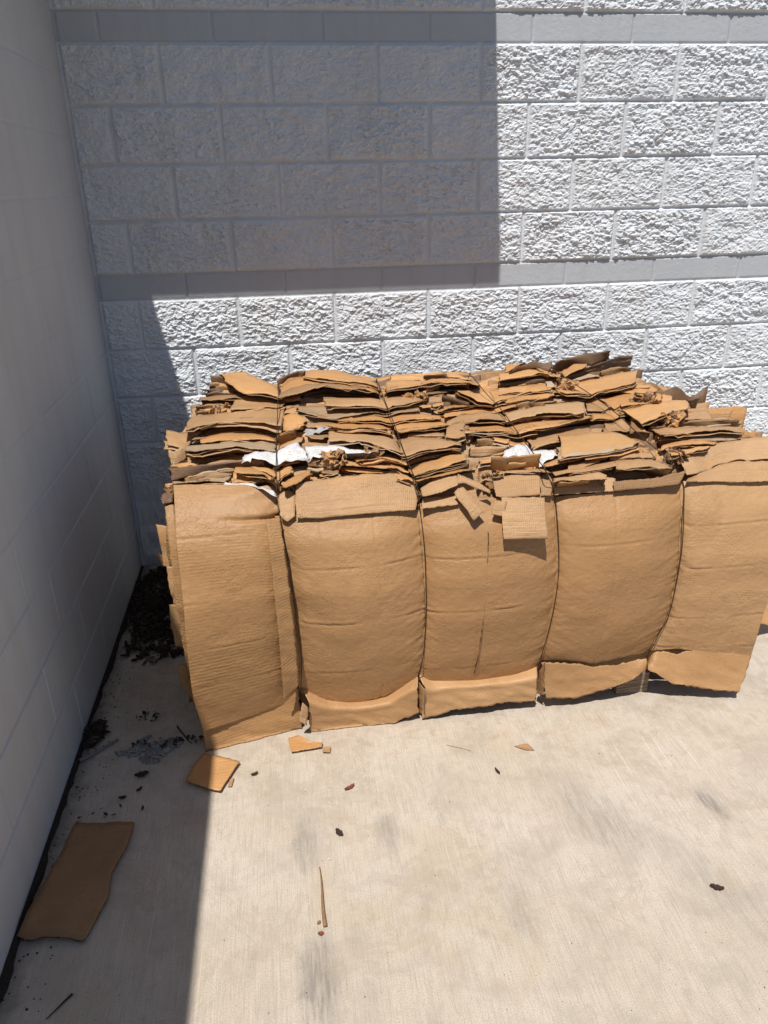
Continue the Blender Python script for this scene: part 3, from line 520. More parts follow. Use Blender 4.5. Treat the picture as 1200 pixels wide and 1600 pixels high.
PT=[
('front_panel','f1',[[(395,-1208,857),(425,-1209,856),(455,-1211,855),(485,-1213,854),(514,-1215,853),(544,-1218,851),(574,-1221,850),(604,-1223,847),(633,-1232,841),(662,-1235,833),(688,-1241,819)],[(399,-1255,827),(429,-1256,827),(458,-1256,826),(488,-1257,825),(518,-1258,824),(548,-1260,822),(578,-1261,821),(607,-1261,818),(636,-1264,811),(665,-1265,803),(691,-1268,790)],[(401,-1291,794),(431,-1291,794),(460,-1292,793),(490,-1292,793),(520,-1293,792),(550,-1294,791),(580,-1295,790),(610,-1294,788),(639,-1296,781),(668,-1292,773),(694,-1288,757)],[(401,-1319,758),(431,-1319,758),(461,-1319,758),(491,-1319,758),(521,-1320,757),(552,-1320,757),(582,-1320,756),(612,-1318,754),(641,-1316,747),(670,-1311,739),(697,-1304,724)],[(402,-1342,720),(432,-1342,720),(462,-1342,721),(493,-1341,721),(523,-1341,721),(554,-1342,721),(585,-1341,721),(615,-1339,719),(645,-1336,713),(674,-1329,705),(702,-1316,689)],[(404,-1358,679),(434,-1358,680),(465,-1358,681),(496,-1357,682),(526,-1357,682),(557,-1357,682),(588,-1357,683),(618,-1354,682),(648,-1348,675),(678,-1337,666),(707,-1322,650)],[(405,-1369,635),(435,-1369,637),(466,-1368,638),(497,-1368,639),(528,-1367,640),(559,-1367,641),(590,-1366,641),(621,-1362,641),(651,-1356,635),(681,-1344,626),(710,-1327,611)],[(406,-1384,593),(437,-1382,594),(468,-1381,596),(499,-1380,597),(530,-1379,598),(561,-1377,599),(592,-1375,600),(623,-1371,600),(653,-1363,594),(683,-1350,586),(712,-1332,571)],[(407,-1397,550),(438,-1395,551),(469,-1393,553),(500,-1391,554),(531,-1389,555),(562,-1387,556),(593,-1384,557),(624,-1379,558),(655,-1370,553),(685,-1356,544),(715,-1334,529)],[(405,-1402,502),(436,-1399,503),(467,-1396,505),(499,-1394,506),(530,-1391,507),(562,-1388,508),(594,-1385,510),(625,-1380,511),(656,-1369,506),(687,-1354,498),(717,-1332,483)],[(403,-1406,452),(434,-1402,453),(466,-1398,455),(497,-1395,456),(529,-1391,457),(561,-1388,459),(593,-1384,460),(624,-1378,462),(656,-1367,458),(687,-1352,451),(718,-1331,438)],[(401,-1408,400),(432,-1403,401),(464,-1399,403),(496,-1395,404),(528,-1390,406),(560,-1386,407),(592,-1382,409),(624,-1375,411),(656,-1364,408),(688,-1349,402),(719,-1328,390)],[(399,-1404,343),(430,-1399,345),(462,-1394,346),(494,-1389,348),(527,-1384,349),(559,-1379,351),(592,-1374,353),(624,-1367,356),(656,-1356,354),(688,-1341,349),(720,-1321,339)],[(397,-1399,284),(428,-1393,286),(460,-1387,287),(493,-1381,289),(525,-1375,290),(558,-1370,292),(591,-1364,295),(623,-1357,298),(656,-1347,297),(688,-1332,294),(721,-1314,287)],[(396,-1389,221),(427,-1383,222),(458,-1376,224),(490,-1369,226),(522,-1363,227),(554,-1357,229),(586,-1351,233),(618,-1345,237),(650,-1335,239),(682,-1322,238),(714,-1305,233)],[(401,-1374,153),(431,-1366,154),(461,-1359,155),(491,-1352,157),(522,-1345,159),(553,-1338,161),(584,-1332,164),(615,-1325,170),(646,-1316,173),(676,-1304,175),(708,-1290,174)],[(406,-1359,82),(435,-1351,83),(464,-1342,84),(493,-1334,86),(522,-1326,88),(552,-1318,90),(582,-1311,94),(611,-1304,100),(641,-1296,105),(671,-1286,110),(701,-1275,113)]]),
('front_panel','f2',[[(682,-1275,764),(723,-1290,769),(764,-1295,769),(805,-1298,769),(846,-1299,769),(888,-1300,769),(929,-1300,768),(971,-1299,767),(1013,-1297,765),(1056,-1293,762),(1100,-1287,758)],[(684,-1290,731),(726,-1309,736),(766,-1316,737),(807,-1320,736),(848,-1322,736),(889,-1323,736),(931,-1322,736),(973,-1321,734),(1015,-1318,732),(1058,-1312,729),(1102,-1303,725)],[(688,-1305,697),(729,-1327,703),(770,-1336,704),(810,-1342,703),(851,-1345,703),(892,-1345,702),(933,-1345,703),(975,-1343,701),(1017,-1338,700),(1059,-1329,697),(1104,-1316,691)],[(694,-1311,658),(735,-1336,666),(775,-1347,667),(815,-1354,666),(856,-1357,666),(896,-1357,665),(937,-1357,665),(979,-1354,664),(1020,-1348,662),(1063,-1337,659),(1107,-1321,653)],[(700,-1316,619),(740,-1344,628),(780,-1356,629),(820,-1364,628),(860,-1367,627),(901,-1368,625),(941,-1367,626),(982,-1364,625),(1024,-1357,624),(1066,-1344,621),(1110,-1326,615)],[(702,-1321,579),(742,-1350,589),(782,-1364,590),(821,-1372,588),(861,-1376,587),(902,-1377,585),(942,-1376,586),(983,-1373,586),(1024,-1365,585),(1066,-1351,582),(1111,-1332,576)],[(705,-1325,538),(744,-1357,549),(784,-1371,549),(823,-1380,548),(863,-1383,546),(903,-1384,543),(943,-1383,545),(984,-1379,545),(1025,-1371,545),(1067,-1356,542),(1111,-1334,535)],[(707,-1323,493),(747,-1355,504),(786,-1370,504),(825,-1378,502),(865,-1382,499),(905,-1383,496),(946,-1382,499),(986,-1378,498),(1027,-1370,500),(1069,-1355,498),(1112,-1333,492)],[(708,-1321,448),(748,-1353,457),(787,-1367,457),(827,-1376,454),(867,-1379,451),(907,-1380,447),(947,-1379,450),(988,-1376,451),(1029,-1367,453),(1070,-1353,452),(1114,-1331,447)],[(709,-1319,401),(749,-1350,410),(788,-1364,408),(827,-1372,404),(867,-1375,400),(907,-1375,396),(948,-1375,400),(988,-1372,401),(1028,-1364,405),(1070,-1350,406),(1113,-1329,402)],[(710,-1312,351),(749,-1342,358),(788,-1354,355),(828,-1361,349),(868,-1364,344),(908,-1364,340),(948,-1364,344),(989,-1361,346),(1029,-1354,352),(1069,-1342,355),(1112,-1323,354)],[(710,-1306,299),(750,-1333,304),(789,-1343,299),(828,-1349,292),(869,-1351,286),(909,-1351,280),(950,-1351,285),(990,-1348,289),(1030,-1343,297),(1070,-1333,302),(1111,-1316,304)],[(711,-1298,246),(750,-1323,249),(789,-1330,240),(829,-1333,230),(869,-1333,222),(910,-1332,216),(951,-1333,222),(992,-1332,227),(1030,-1329,239),(1070,-1322,248),(1110,-1309,253)],[(710,-1283,186),(749,-1304,186),(788,-1308,174),(827,-1310,162),(868,-1309,153),(908,-1308,146),(949,-1310,154),(989,-1309,160),(1027,-1309,175),(1065,-1305,189),(1104,-1296,199)],[(710,-1268,125),(748,-1285,121),(786,-1286,105),(825,-1286,92),(865,-1286,82),(905,-1284,75),(945,-1286,84),(985,-1286,92),(1022,-1287,110),(1058,-1287,128),(1096,-1283,144)]]),
('front_panel','f3',[[(1100,-1276,761),(1139,-1290,768),(1179,-1293,770),(1220,-1295,772),(1261,-1295,774),(1303,-1294,777),(1345,-1293,779),(1387,-1291,780),(1431,-1288,781),(1474,-1283,781),(1519,-1277,780)],[(1099,-1292,728),(1137,-1308,736),(1178,-1313,738),(1218,-1316,740),(1259,-1317,742),(1301,-1316,744),(1343,-1315,746),(1385,-1313,747),(1429,-1309,747),(1473,-1302,747),(1519,-1293,745)],[(1098,-1306,694),(1136,-1326,703),(1176,-1333,706),(1216,-1337,708),(1257,-1338,710),(1299,-1338,712),(1341,-1337,713),(1383,-1334,714),(1427,-1329,714),(1472,-1321,713),(1519,-1310,710)],[(1099,-1311,655),(1137,-1335,666),(1176,-1344,669),(1217,-1350,671),(1258,-1352,674),(1299,-1352,676),(1341,-1351,677),(1384,-1349,678),(1428,-1343,677),(1473,-1333,675),(1521,-1319,672)],[(1100,-1316,616),(1138,-1342,628),(1177,-1353,632),(1218,-1359,634),(1259,-1362,636),(1300,-1362,637),(1343,-1361,639),(1386,-1358,639),(1430,-1352,638),(1477,-1341,636),(1526,-1324,631)],[(1100,-1321,577),(1138,-1348,589),(1177,-1360,593),(1217,-1367,595),(1258,-1370,597),(1300,-1371,598),(1343,-1370,600),(1386,-1367,600),(1431,-1360,598),(1477,-1348,595),(1527,-1330,590)],[(1101,-1324,536),(1137,-1354,550),(1177,-1367,554),(1217,-1374,555),(1258,-1378,557),(1300,-1378,558),(1343,-1377,560),(1386,-1374,559),(1431,-1367,557),(1478,-1354,554),(1528,-1335,548)],[(1102,-1323,492),(1139,-1353,506),(1178,-1366,510),(1218,-1374,511),(1260,-1378,513),(1301,-1379,514),(1344,-1378,515),(1387,-1374,514),(1433,-1367,512),(1480,-1353,509),(1530,-1333,502)],[(1103,-1321,447),(1140,-1351,460),(1179,-1364,464),(1219,-1372,465),(1260,-1375,466),(1302,-1376,467),(1344,-1375,468),(1387,-1372,468),(1432,-1364,465),(1479,-1351,462),(1529,-1331,456)],[(1102,-1319,401),(1139,-1348,414),(1178,-1361,417),(1218,-1368,418),(1259,-1371,418),(1301,-1372,419),(1343,-1371,420),(1386,-1368,419),(1431,-1361,417),(1477,-1348,415),(1527,-1329,409)],[(1102,-1313,352),(1138,-1341,365),(1178,-1353,367),(1218,-1360,366),(1260,-1363,366),(1302,-1363,367),(1344,-1363,368),(1387,-1360,367),(1432,-1353,365),(1478,-1341,364),(1526,-1323,358)],[(1101,-1306,302),(1138,-1332,313),(1178,-1342,313),(1218,-1348,312),(1260,-1351,312),(1301,-1351,312),(1344,-1351,313),(1387,-1348,312),(1431,-1342,311),(1476,-1332,311),(1524,-1317,308)],[(1100,-1299,250),(1137,-1323,259),(1177,-1331,258),(1218,-1336,256),(1260,-1338,255),(1301,-1338,255),(1343,-1338,256),(1386,-1336,255),(1430,-1331,255),(1474,-1322,257),(1520,-1310,256)],[(1097,-1285,193),(1135,-1307,201),(1175,-1312,197),(1217,-1315,193),(1259,-1316,191),(1301,-1317,190),(1344,-1317,192),(1387,-1315,192),(1430,-1311,192),(1474,-1306,196),(1519,-1296,198)],[(1091,-1271,135),(1131,-1289,140),(1172,-1292,134),(1215,-1293,127),(1258,-1293,124),(1301,-1294,123),(1344,-1294,125),(1387,-1292,125),(1431,-1290,126),(1474,-1287,133),(1518,-1281,138)]]),
('front_panel','f4',[[(1515,-1275,763),(1550,-1289,770),(1589,-1293,773),(1628,-1296,774),(1669,-1296,776),(1710,-1296,777),(1751,-1295,778),(1793,-1294,778),(1835,-1291,778),(1880,-1286,777),(1925,-1279,775)],[(1513,-1290,731),(1547,-1307,739),(1585,-1313,742),(1625,-1317,743),(1665,-1318,744),(1705,-1318,745),(1747,-1318,746),(1789,-1316,746),(1832,-1312,745),(1877,-1305,744),(1925,-1296,741)],[(1511,-1305,699),(1544,-1325,708),(1582,-1333,711),(1621,-1338,713),(1661,-1340,713),(1701,-1340,713),(1743,-1340,714),(1785,-1337,714),(1829,-1332,713),(1875,-1324,710),(1924,-1312,706)],[(1513,-1310,661),(1544,-1335,673),(1581,-1346,677),(1619,-1352,679),(1658,-1355,680),(1699,-1356,678),(1740,-1355,679),(1782,-1352,679),(1826,-1346,677),(1874,-1335,673),(1925,-1319,667)],[(1515,-1315,623),(1545,-1342,636),(1581,-1354,641),(1618,-1362,643),(1657,-1365,643),(1698,-1366,641),(1738,-1365,641),(1781,-1362,641),(1825,-1355,639),(1873,-1343,635),(1925,-1325,627)],[(1516,-1320,586),(1546,-1349,599),(1581,-1362,604),(1618,-1370,606),(1657,-1374,606),(1697,-1375,602),(1737,-1374,603),(1780,-1370,603),(1824,-1363,601),(1873,-1350,595),(1926,-1330,586)],[(1518,-1325,547),(1546,-1355,561),(1581,-1369,566),(1618,-1377,568),(1657,-1381,567),(1697,-1382,563),(1737,-1382,564),(1779,-1378,564),(1824,-1370,561),(1873,-1356,555),(1927,-1335,545)],[(1520,-1323,504),(1548,-1356,520),(1582,-1371,526),(1618,-1379,528),(1657,-1383,526),(1697,-1384,520),(1737,-1383,521),(1779,-1379,521),(1824,-1370,518),(1873,-1355,512),(1928,-1333,500)],[(1518,-1321,462),(1546,-1354,478),(1580,-1368,483),(1617,-1377,484),(1656,-1381,482),(1696,-1381,475),(1737,-1380,476),(1778,-1377,476),(1823,-1368,474),(1872,-1353,467),(1926,-1331,456)],[(1516,-1320,419),(1545,-1351,434),(1580,-1365,439),(1617,-1373,439),(1656,-1377,437),(1696,-1377,428),(1737,-1376,429),(1778,-1373,430),(1823,-1364,427),(1871,-1350,421),(1925,-1329,410)],[(1516,-1315,374),(1544,-1346,389),(1580,-1360,392),(1617,-1367,392),(1657,-1370,388),(1698,-1369,378),(1739,-1368,379),(1780,-1365,380),(1824,-1358,378),(1873,-1344,372),(1926,-1324,361)],[(1514,-1309,327),(1544,-1338,340),(1580,-1349,343),(1618,-1355,342),(1658,-1358,337),(1699,-1357,325),(1739,-1356,326),(1780,-1354,329),(1824,-1347,328),(1871,-1335,323),(1922,-1317,314)],[(1512,-1303,279),(1542,-1328,291),(1578,-1338,292),(1616,-1343,290),(1655,-1345,285),(1696,-1344,272),(1735,-1343,274),(1775,-1341,278),(1817,-1336,278),(1862,-1326,275),(1911,-1311,269)],[(1510,-1294,229),(1540,-1317,240),(1577,-1325,239),(1615,-1328,236),(1654,-1328,229),(1696,-1325,214),(1734,-1325,217),(1773,-1325,222),(1813,-1321,225),(1856,-1313,224),(1902,-1302,220)],[(1509,-1280,174),(1541,-1300,183),(1578,-1305,180),(1616,-1307,176),(1656,-1306,168),(1697,-1302,152),(1734,-1303,155),(1772,-1303,162),(1810,-1301,167),(1851,-1297,169),(1894,-1289,168)]]),
('front_panel','f5',[[(1927,-1266,781),(1954,-1279,784),(1987,-1284,784),(2020,-1287,782),(2054,-1290,781),(2088,-1291,779),(2123,-1292,778),(2159,-1293,776),(2194,-1294,774),(2229,-1295,772),(2265,-1296,770)],[(1923,-1283,746),(1949,-1300,751),(1981,-1305,751),(2014,-1309,750),(2048,-1312,748),(2083,-1313,746),(2118,-1314,744),(2153,-1315,742),(2189,-1316,740),(2224,-1317,738),(2260,-1318,736)],[(1920,-1300,711),(1945,-1318,717),(1976,-1325,718),(2009,-1330,718),(2043,-1332,716),(2078,-1334,713),(2113,-1335,711),(2148,-1336,709),(2184,-1337,706),(2220,-1339,704),(2255,-1340,701)],[(1919,-1309,672),(1942,-1331,681),(1972,-1340,683),(2004,-1345,683),(2038,-1347,681),(2074,-1348,678),(2109,-1349,674),(2145,-1349,671),(2181,-1349,668),(2218,-1350,665),(2254,-1350,662)],[(1920,-1314,631),(1941,-1338,641),(1970,-1348,644),(2002,-1353,645),(2036,-1356,643),(2071,-1357,639),(2106,-1358,636),(2142,-1358,633),(2178,-1359,629),(2214,-1359,626),(2250,-1360,622)],[(1920,-1320,590),(1941,-1345,602),(1969,-1355,605),(2000,-1361,607),(2034,-1365,604),(2068,-1366,601),(2104,-1366,597),(2139,-1367,593),(2175,-1367,589),(2211,-1368,586),(2247,-1368,582)],[(1921,-1325,549),(1940,-1351,561),(1968,-1362,566),(1998,-1368,568),(2031,-1372,565),(2066,-1373,561),(2100,-1373,557),(2135,-1374,553),(2171,-1374,549),(2207,-1374,545),(2243,-1374,540)],[(1923,-1323,503),(1941,-1351,518),(1968,-1363,523),(1998,-1370,526),(2031,-1373,523),(2066,-1374,518),(2101,-1374,513),(2137,-1373,508),(2172,-1373,504),(2208,-1373,499),(2244,-1373,494)],[(1922,-1321,458),(1940,-1349,473),(1967,-1361,479),(1997,-1368,482),(2030,-1371,478),(2065,-1371,473),(2100,-1371,468),(2136,-1371,463),(2172,-1371,458),(2208,-1370,452),(2244,-1370,447)],[(1920,-1319,412),(1938,-1347,428),(1965,-1359,434),(1995,-1366,437),(2028,-1369,434),(2062,-1370,429),(2097,-1371,423),(2133,-1371,418),(2168,-1371,413),(2203,-1372,408),(2239,-1372,403)],[(1921,-1314,362),(1938,-1343,380),(1965,-1355,387),(1994,-1363,391),(2026,-1367,388),(2060,-1368,383),(2095,-1369,378),(2130,-1370,372),(2165,-1370,367),(2200,-1371,362),(2235,-1372,357)],[(1919,-1307,313),(1937,-1335,331),(1964,-1348,338),(1993,-1356,343),(2025,-1360,340),(2059,-1362,334),(2093,-1364,329),(2128,-1365,324),(2162,-1367,319),(2197,-1369,314),(2232,-1370,309)],[(1908,-1301,267),(1928,-1328,284),(1957,-1339,291),(1987,-1348,295),(2020,-1352,292),(2054,-1355,286),(2089,-1358,281),(2124,-1360,276),(2159,-1363,270),(2194,-1365,265),(2229,-1368,260)],[(1900,-1291,217),(1921,-1318,235),(1950,-1330,241),(1981,-1338,246),(2016,-1343,242),(2051,-1346,235),(2087,-1348,229),(2123,-1351,223),(2160,-1353,217),(2196,-1356,211),(2232,-1359,205)],[(1893,-1278,164),(1916,-1303,180),(1948,-1314,187),(1980,-1322,191),(2016,-1327,186),(2052,-1331,179),(2089,-1334,173),(2126,-1337,166),(2162,-1341,160),(2199,-1344,153),(2237,-1348,147)]]),
('bottom_flap','f1',[[(399,-1338,104),(437,-1330,107),(476,-1322,110),(514,-1315,113),(553,-1307,116),(592,-1300,123),(631,-1294,133),(670,-1288,143),(709,-1282,153)],[(400,-1341,75),(438,-1333,78),(476,-1325,82),(515,-1318,85),(554,-1310,89),(593,-1303,95),(631,-1296,104),(670,-1290,113),(710,-1284,123)],[(401,-1344,46),(439,-1336,50),(477,-1329,54),(515,-1321,58),(554,-1313,62),(593,-1306,68),(632,-1299,76),(671,-1292,84),(710,-1285,92)],[(402,-1347,17),(440,-1340,21),(478,-1332,25),(516,-1325,30),(555,-1317,35),(593,-1310,41),(632,-1303,48),(671,-1296,55),(711,-1289,63)],[(403,-1353,-11),(441,-1344,-7),(478,-1336,-2),(517,-1328,2),(555,-1320,7),(594,-1313,13),(633,-1306,20),(672,-1299,26),(711,-1292,33)],[(405,-1362,-35),(442,-1353,-31),(480,-1345,-26),(518,-1336,-22),(556,-1328,-17),(594,-1319,-12),(633,-1311,-8),(672,-1302,-3),(712,-1294,2)]]),
('bottom_flap','f2',[[(722,-1283,157),(758,-1277,132),(794,-1270,105),(834,-1268,94),(874,-1266,85),(915,-1265,80),(955,-1266,84),(995,-1267,91),(1030,-1273,116),(1065,-1279,141),(1100,-1285,165)],[(731,-1305,142),(766,-1299,120),(802,-1294,98),(840,-1292,89),(879,-1290,81),(918,-1290,78),(957,-1290,81),(995,-1292,88),(1029,-1297,111),(1063,-1303,134),(1096,-1308,156)],[(741,-1324,126),(775,-1319,107),(810,-1315,89),(847,-1314,82),(884,-1313,76),(921,-1312,74),(958,-1313,77),(995,-1314,83),(1028,-1319,104),(1061,-1324,126),(1093,-1329,146)],[(741,-1320,90),(775,-1317,75),(810,-1314,61),(847,-1313,57),(884,-1313,53),(921,-1312,52),(958,-1313,55),(995,-1314,61),(1028,-1318,80),(1061,-1322,99),(1094,-1327,119)],[(738,-1317,55),(774,-1315,43),(809,-1313,33),(846,-1312,31),(883,-1312,29),(920,-1312,29),(957,-1313,32),(994,-1314,38),(1028,-1318,56),(1062,-1321,74),(1095,-1325,91)],[(736,-1314,19),(772,-1313,11),(808,-1312,4),(845,-1312,5),(882,-1312,5),(919,-1312,6),(957,-1312,9),(993,-1314,15),(1028,-1317,31),(1062,-1320,48),(1096,-1323,64)],[(733,-1315,-15),(770,-1315,-18),(807,-1315,-20),(844,-1315,-18),(881,-1315,-16),(918,-1315,-14),(955,-1315,-12),(992,-1315,-7),(1027,-1316,7),(1062,-1319,21),(1097,-1322,36)]]),
('bottom_flap','f3',[[(1104,-1286,171),(1141,-1281,147),(1182,-1279,142),(1223,-1278,137),(1264,-1277,133),(1305,-1277,131),(1346,-1277,132),(1387,-1277,132),(1428,-1277,133),(1467,-1280,143),(1506,-1282,152)],[(1109,-1309,157),(1146,-1304,139),(1185,-1303,136),(1224,-1303,134),(1264,-1302,130),(1303,-1302,129),(1343,-1302,130),(1382,-1302,131),(1422,-1302,131),(1460,-1304,139),(1498,-1306,146)],[(1115,-1329,142),(1151,-1326,129),(1188,-1326,129),(1226,-1325,129),(1264,-1325,127),(1302,-1325,126),(1340,-1325,127),(1378,-1325,128),(1417,-1325,128),(1454,-1327,133),(1492,-1328,139)],[(1114,-1325,108),(1150,-1323,101),(1188,-1324,103),(1225,-1324,105),(1264,-1324,104),(1302,-1324,105),(1340,-1324,106),(1379,-1325,107),(1418,-1325,107),(1456,-1325,110),(1494,-1326,113)],[(1113,-1323,75),(1150,-1322,73),(1187,-1323,78),(1224,-1324,83),(1263,-1324,83),(1301,-1324,84),(1340,-1325,85),(1379,-1325,87),(1418,-1325,86),(1457,-1325,87),(1496,-1325,88)],[(1112,-1321,42),(1149,-1321,46),(1186,-1323,53),(1224,-1324,60),(1262,-1325,61),(1301,-1325,63),(1340,-1325,65),(1378,-1326,67),(1418,-1325,65),(1458,-1325,64),(1497,-1325,63)],[(1111,-1319,8),(1148,-1320,17),(1185,-1322,27),(1223,-1324,37),(1261,-1325,40),(1300,-1325,42),(1339,-1326,44),(1378,-1326,46),(1418,-1326,44),(1459,-1325,41),(1499,-1325,38)]]),
('bottom_flap','o4',[[(1504,-1330,201),(1541,-1328,193),(1579,-1326,185),(1617,-1324,176),(1655,-1321,165),(1694,-1318,152),(1731,-1318,151),(1768,-1318,151),(1804,-1318,154),(1839,-1320,162),(1873,-1322,170)],[(1509,-1330,172),(1546,-1328,164),(1584,-1326,157),(1622,-1324,149),(1660,-1322,142),(1698,-1320,133),(1735,-1321,135),(1772,-1321,137),(1807,-1322,143),(1840,-1325,154),(1871,-1329,167)],[(1514,-1329,142),(1552,-1328,135),(1590,-1326,128),(1628,-1324,122),(1665,-1324,119),(1703,-1323,114),(1739,-1324,118),(1775,-1324,122),(1810,-1327,131),(1841,-1330,145),(1868,-1335,165)],[(1518,-1329,112),(1557,-1327,106),(1595,-1326,100),(1633,-1325,95),(1670,-1325,95),(1707,-1325,96),(1743,-1326,102),(1779,-1328,108),(1812,-1331,119),(1841,-1335,137),(1865,-1341,163)],[(1523,-1329,82),(1561,-1328,77),(1600,-1327,72),(1638,-1327,68),(1675,-1328,73),(1711,-1329,78),(1746,-1330,86),(1782,-1332,94),(1815,-1335,107),(1842,-1340,129),(1862,-1348,160)],[(1527,-1330,52),(1566,-1330,48),(1605,-1329,44),(1643,-1328,42),(1679,-1330,50),(1715,-1332,59),(1750,-1334,70),(1785,-1336,80),(1817,-1339,95),(1843,-1345,120),(1860,-1354,158)]]),
('bottom_flap','o4',[[(1895,-1294,143),(1909,-1308,182),(1946,-1311,176),(1984,-1315,170),(2016,-1322,180),(2049,-1329,190),(2086,-1333,186),(2123,-1336,180),(2161,-1340,174),(2199,-1343,168),(2237,-1346,161)],[(1888,-1307,143),(1907,-1318,167),(1943,-1321,156),(1979,-1323,146),(2012,-1330,152),(2044,-1337,158),(2080,-1341,154),(2117,-1344,148),(2154,-1348,141),(2190,-1351,136),(2227,-1355,131)],[(1882,-1321,142),(1905,-1329,152),(1940,-1330,137),(1975,-1332,122),(2008,-1338,124),(2040,-1344,126),(2075,-1348,121),(2111,-1352,115),(2146,-1356,109),(2182,-1360,104),(2217,-1364,100)],[(1875,-1335,142),(1903,-1339,136),(1937,-1340,117),(1970,-1341,98),(2003,-1346,96),(2036,-1352,94),(2070,-1356,89),(2104,-1361,83),(2138,-1365,77),(2172,-1370,73),(2205,-1375,70)],[(1869,-1348,142),(1902,-1349,121),(1934,-1349,97),(1965,-1351,75),(1998,-1356,69),(2031,-1361,63),(2063,-1365,57),(2096,-1370,51),(2129,-1375,45),(2162,-1380,42),(2193,-1386,40)]]),
('top_flap','t',[[(749,-1234,842),(784,-1228,845),(819,-1223,848),(855,-1220,850),(891,-1218,851),(927,-1215,852),(963,-1213,853),(999,-1217,852),(1035,-1220,850),(1070,-1225,847),(1100,-1242,834)],[(746,-1252,828),(781,-1249,831),(817,-1247,833),(852,-1245,835),(888,-1244,836),(924,-1243,838),(960,-1242,839),(996,-1243,837),(1033,-1245,835),(1069,-1247,833),(1100,-1258,821)],[(744,-1269,813),(779,-1267,815),(814,-1266,817),(850,-1264,818),(886,-1263,819),(922,-1262,821),(959,-1261,821),(995,-1262,820),(1031,-1264,819),(1067,-1266,817),(1100,-1273,808)],[(742,-1285,799),(777,-1285,800),(813,-1284,800),(848,-1283,801),(884,-1282,802),(920,-1281,803),(956,-1281,804),(992,-1282,803),(1029,-1282,802),(1065,-1284,801),(1099,-1289,795)],[(742,-1302,785),(777,-1302,785),(812,-1303,784),(847,-1302,785),(882,-1301,786),(917,-1300,786),(953,-1300,787),(988,-1300,787),(1024,-1301,786),(1060,-1301,786),(1095,-1304,783)],[(742,-1315,769),(776,-1316,768),(811,-1317,766),(845,-1316,767),(880,-1316,767),(915,-1316,768),(950,-1315,768),(985,-1315,769),(1020,-1315,769),(1056,-1315,769),(1091,-1315,769)]]),
('top_flap','t',[[(693,-1248,815),(706,-1242,821),(718,-1236,828),(732,-1239,824),(746,-1244,820)],[(694,-1269,803),(706,-1268,804),(718,-1266,807),(730,-1266,806),(743,-1267,805)],[(696,-1290,791),(706,-1293,788),(717,-1294,786),(729,-1292,789),(741,-1290,791)],[(697,-1311,779),(706,-1315,770),(716,-1318,764),(728,-1315,770),(739,-1312,776)]]),
('top_flap','t',[[(1113,-1259,813),(1131,-1252,822),(1149,-1244,830),(1167,-1238,837),(1188,-1236,839),(1208,-1234,840),(1229,-1232,842)],[(1113,-1275,811),(1131,-1269,817),(1150,-1263,824),(1169,-1258,829),(1189,-1256,832),(1209,-1253,835),(1229,-1250,838)],[(1113,-1291,808),(1132,-1287,813),(1151,-1283,817),(1170,-1279,821),(1190,-1275,825),(1209,-1271,829),(1229,-1268,834)],[(1114,-1306,806),(1133,-1304,808),(1153,-1302,811),(1172,-1299,814),(1191,-1295,819),(1210,-1290,824),(1229,-1285,829)]]),
('top_flap','t',[[(1118,-1272,789),(1137,-1272,789),(1156,-1272,789),(1174,-1272,789),(1193,-1272,789),(1212,-1273,788),(1231,-1273,788)],[(1115,-1287,783),(1133,-1287,784),(1152,-1286,784),(1170,-1286,784),(1189,-1286,784),(1208,-1286,784),(1226,-1286,784)],[(1111,-1301,777),(1130,-1301,778),(1148,-1301,779),(1167,-1300,779),(1185,-1300,780),(1203,-1300,780),(1222,-1300,780)],[(1108,-1314,771),(1127,-1314,772),(1145,-1313,773),(1163,-1313,774),(1181,-1313,774),(1200,-1312,775),(1218,-1312,776)]]),
('top_flap','t',[[(1338,-1249,824),(1362,-1247,827),(1387,-1245,829),(1412,-1244,831),(1437,-1243,831),(1462,-1243,832),(1487,-1242,832)],[(1337,-1267,812),(1361,-1266,813),(1385,-1265,814),(1409,-1264,815),(1433,-1264,816),(1458,-1263,816),(1482,-1263,817)],[(1337,-1285,800),(1360,-1286,799),(1383,-1286,799),(1406,-1285,800),(1430,-1285,800),(1453,-1284,801),(1477,-1284,802)],[(1336,-1303,788),(1358,-1305,786),(1381,-1306,784),(1403,-1306,785),(1426,-1305,785),(1449,-1305,786),(1472,-1304,787)]]),
('top_flap','k',[[(1490,-1241,823),(1512,-1240,823),(1533,-1240,824)],[(1480,-1275,802),(1499,-1274,802),(1519,-1274,803)],[(1471,-1308,782),(1487,-1308,782),(1504,-1308,782)]]),
('top_flap','t',[[(1529,-1253,821),(1561,-1252,821),(1594,-1252,822),(1626,-1254,820),(1658,-1256,817),(1689,-1262,811),(1720,-1268,804)],[(1524,-1270,807),(1556,-1270,808),(1588,-1269,808),(1620,-1271,806),(1652,-1272,805),(1683,-1276,801),(1714,-1280,796)],[(1519,-1287,794),(1550,-1287,794),(1582,-1287,794),(1614,-1288,793),(1645,-1288,793),(1677,-1290,790),(1708,-1292,788)],[(1514,-1304,781),(1545,-1304,781),(1576,-1304,781),(1608,-1304,781),(1639,-1304,781),(1671,-1305,780),(1702,-1305,780)]]),
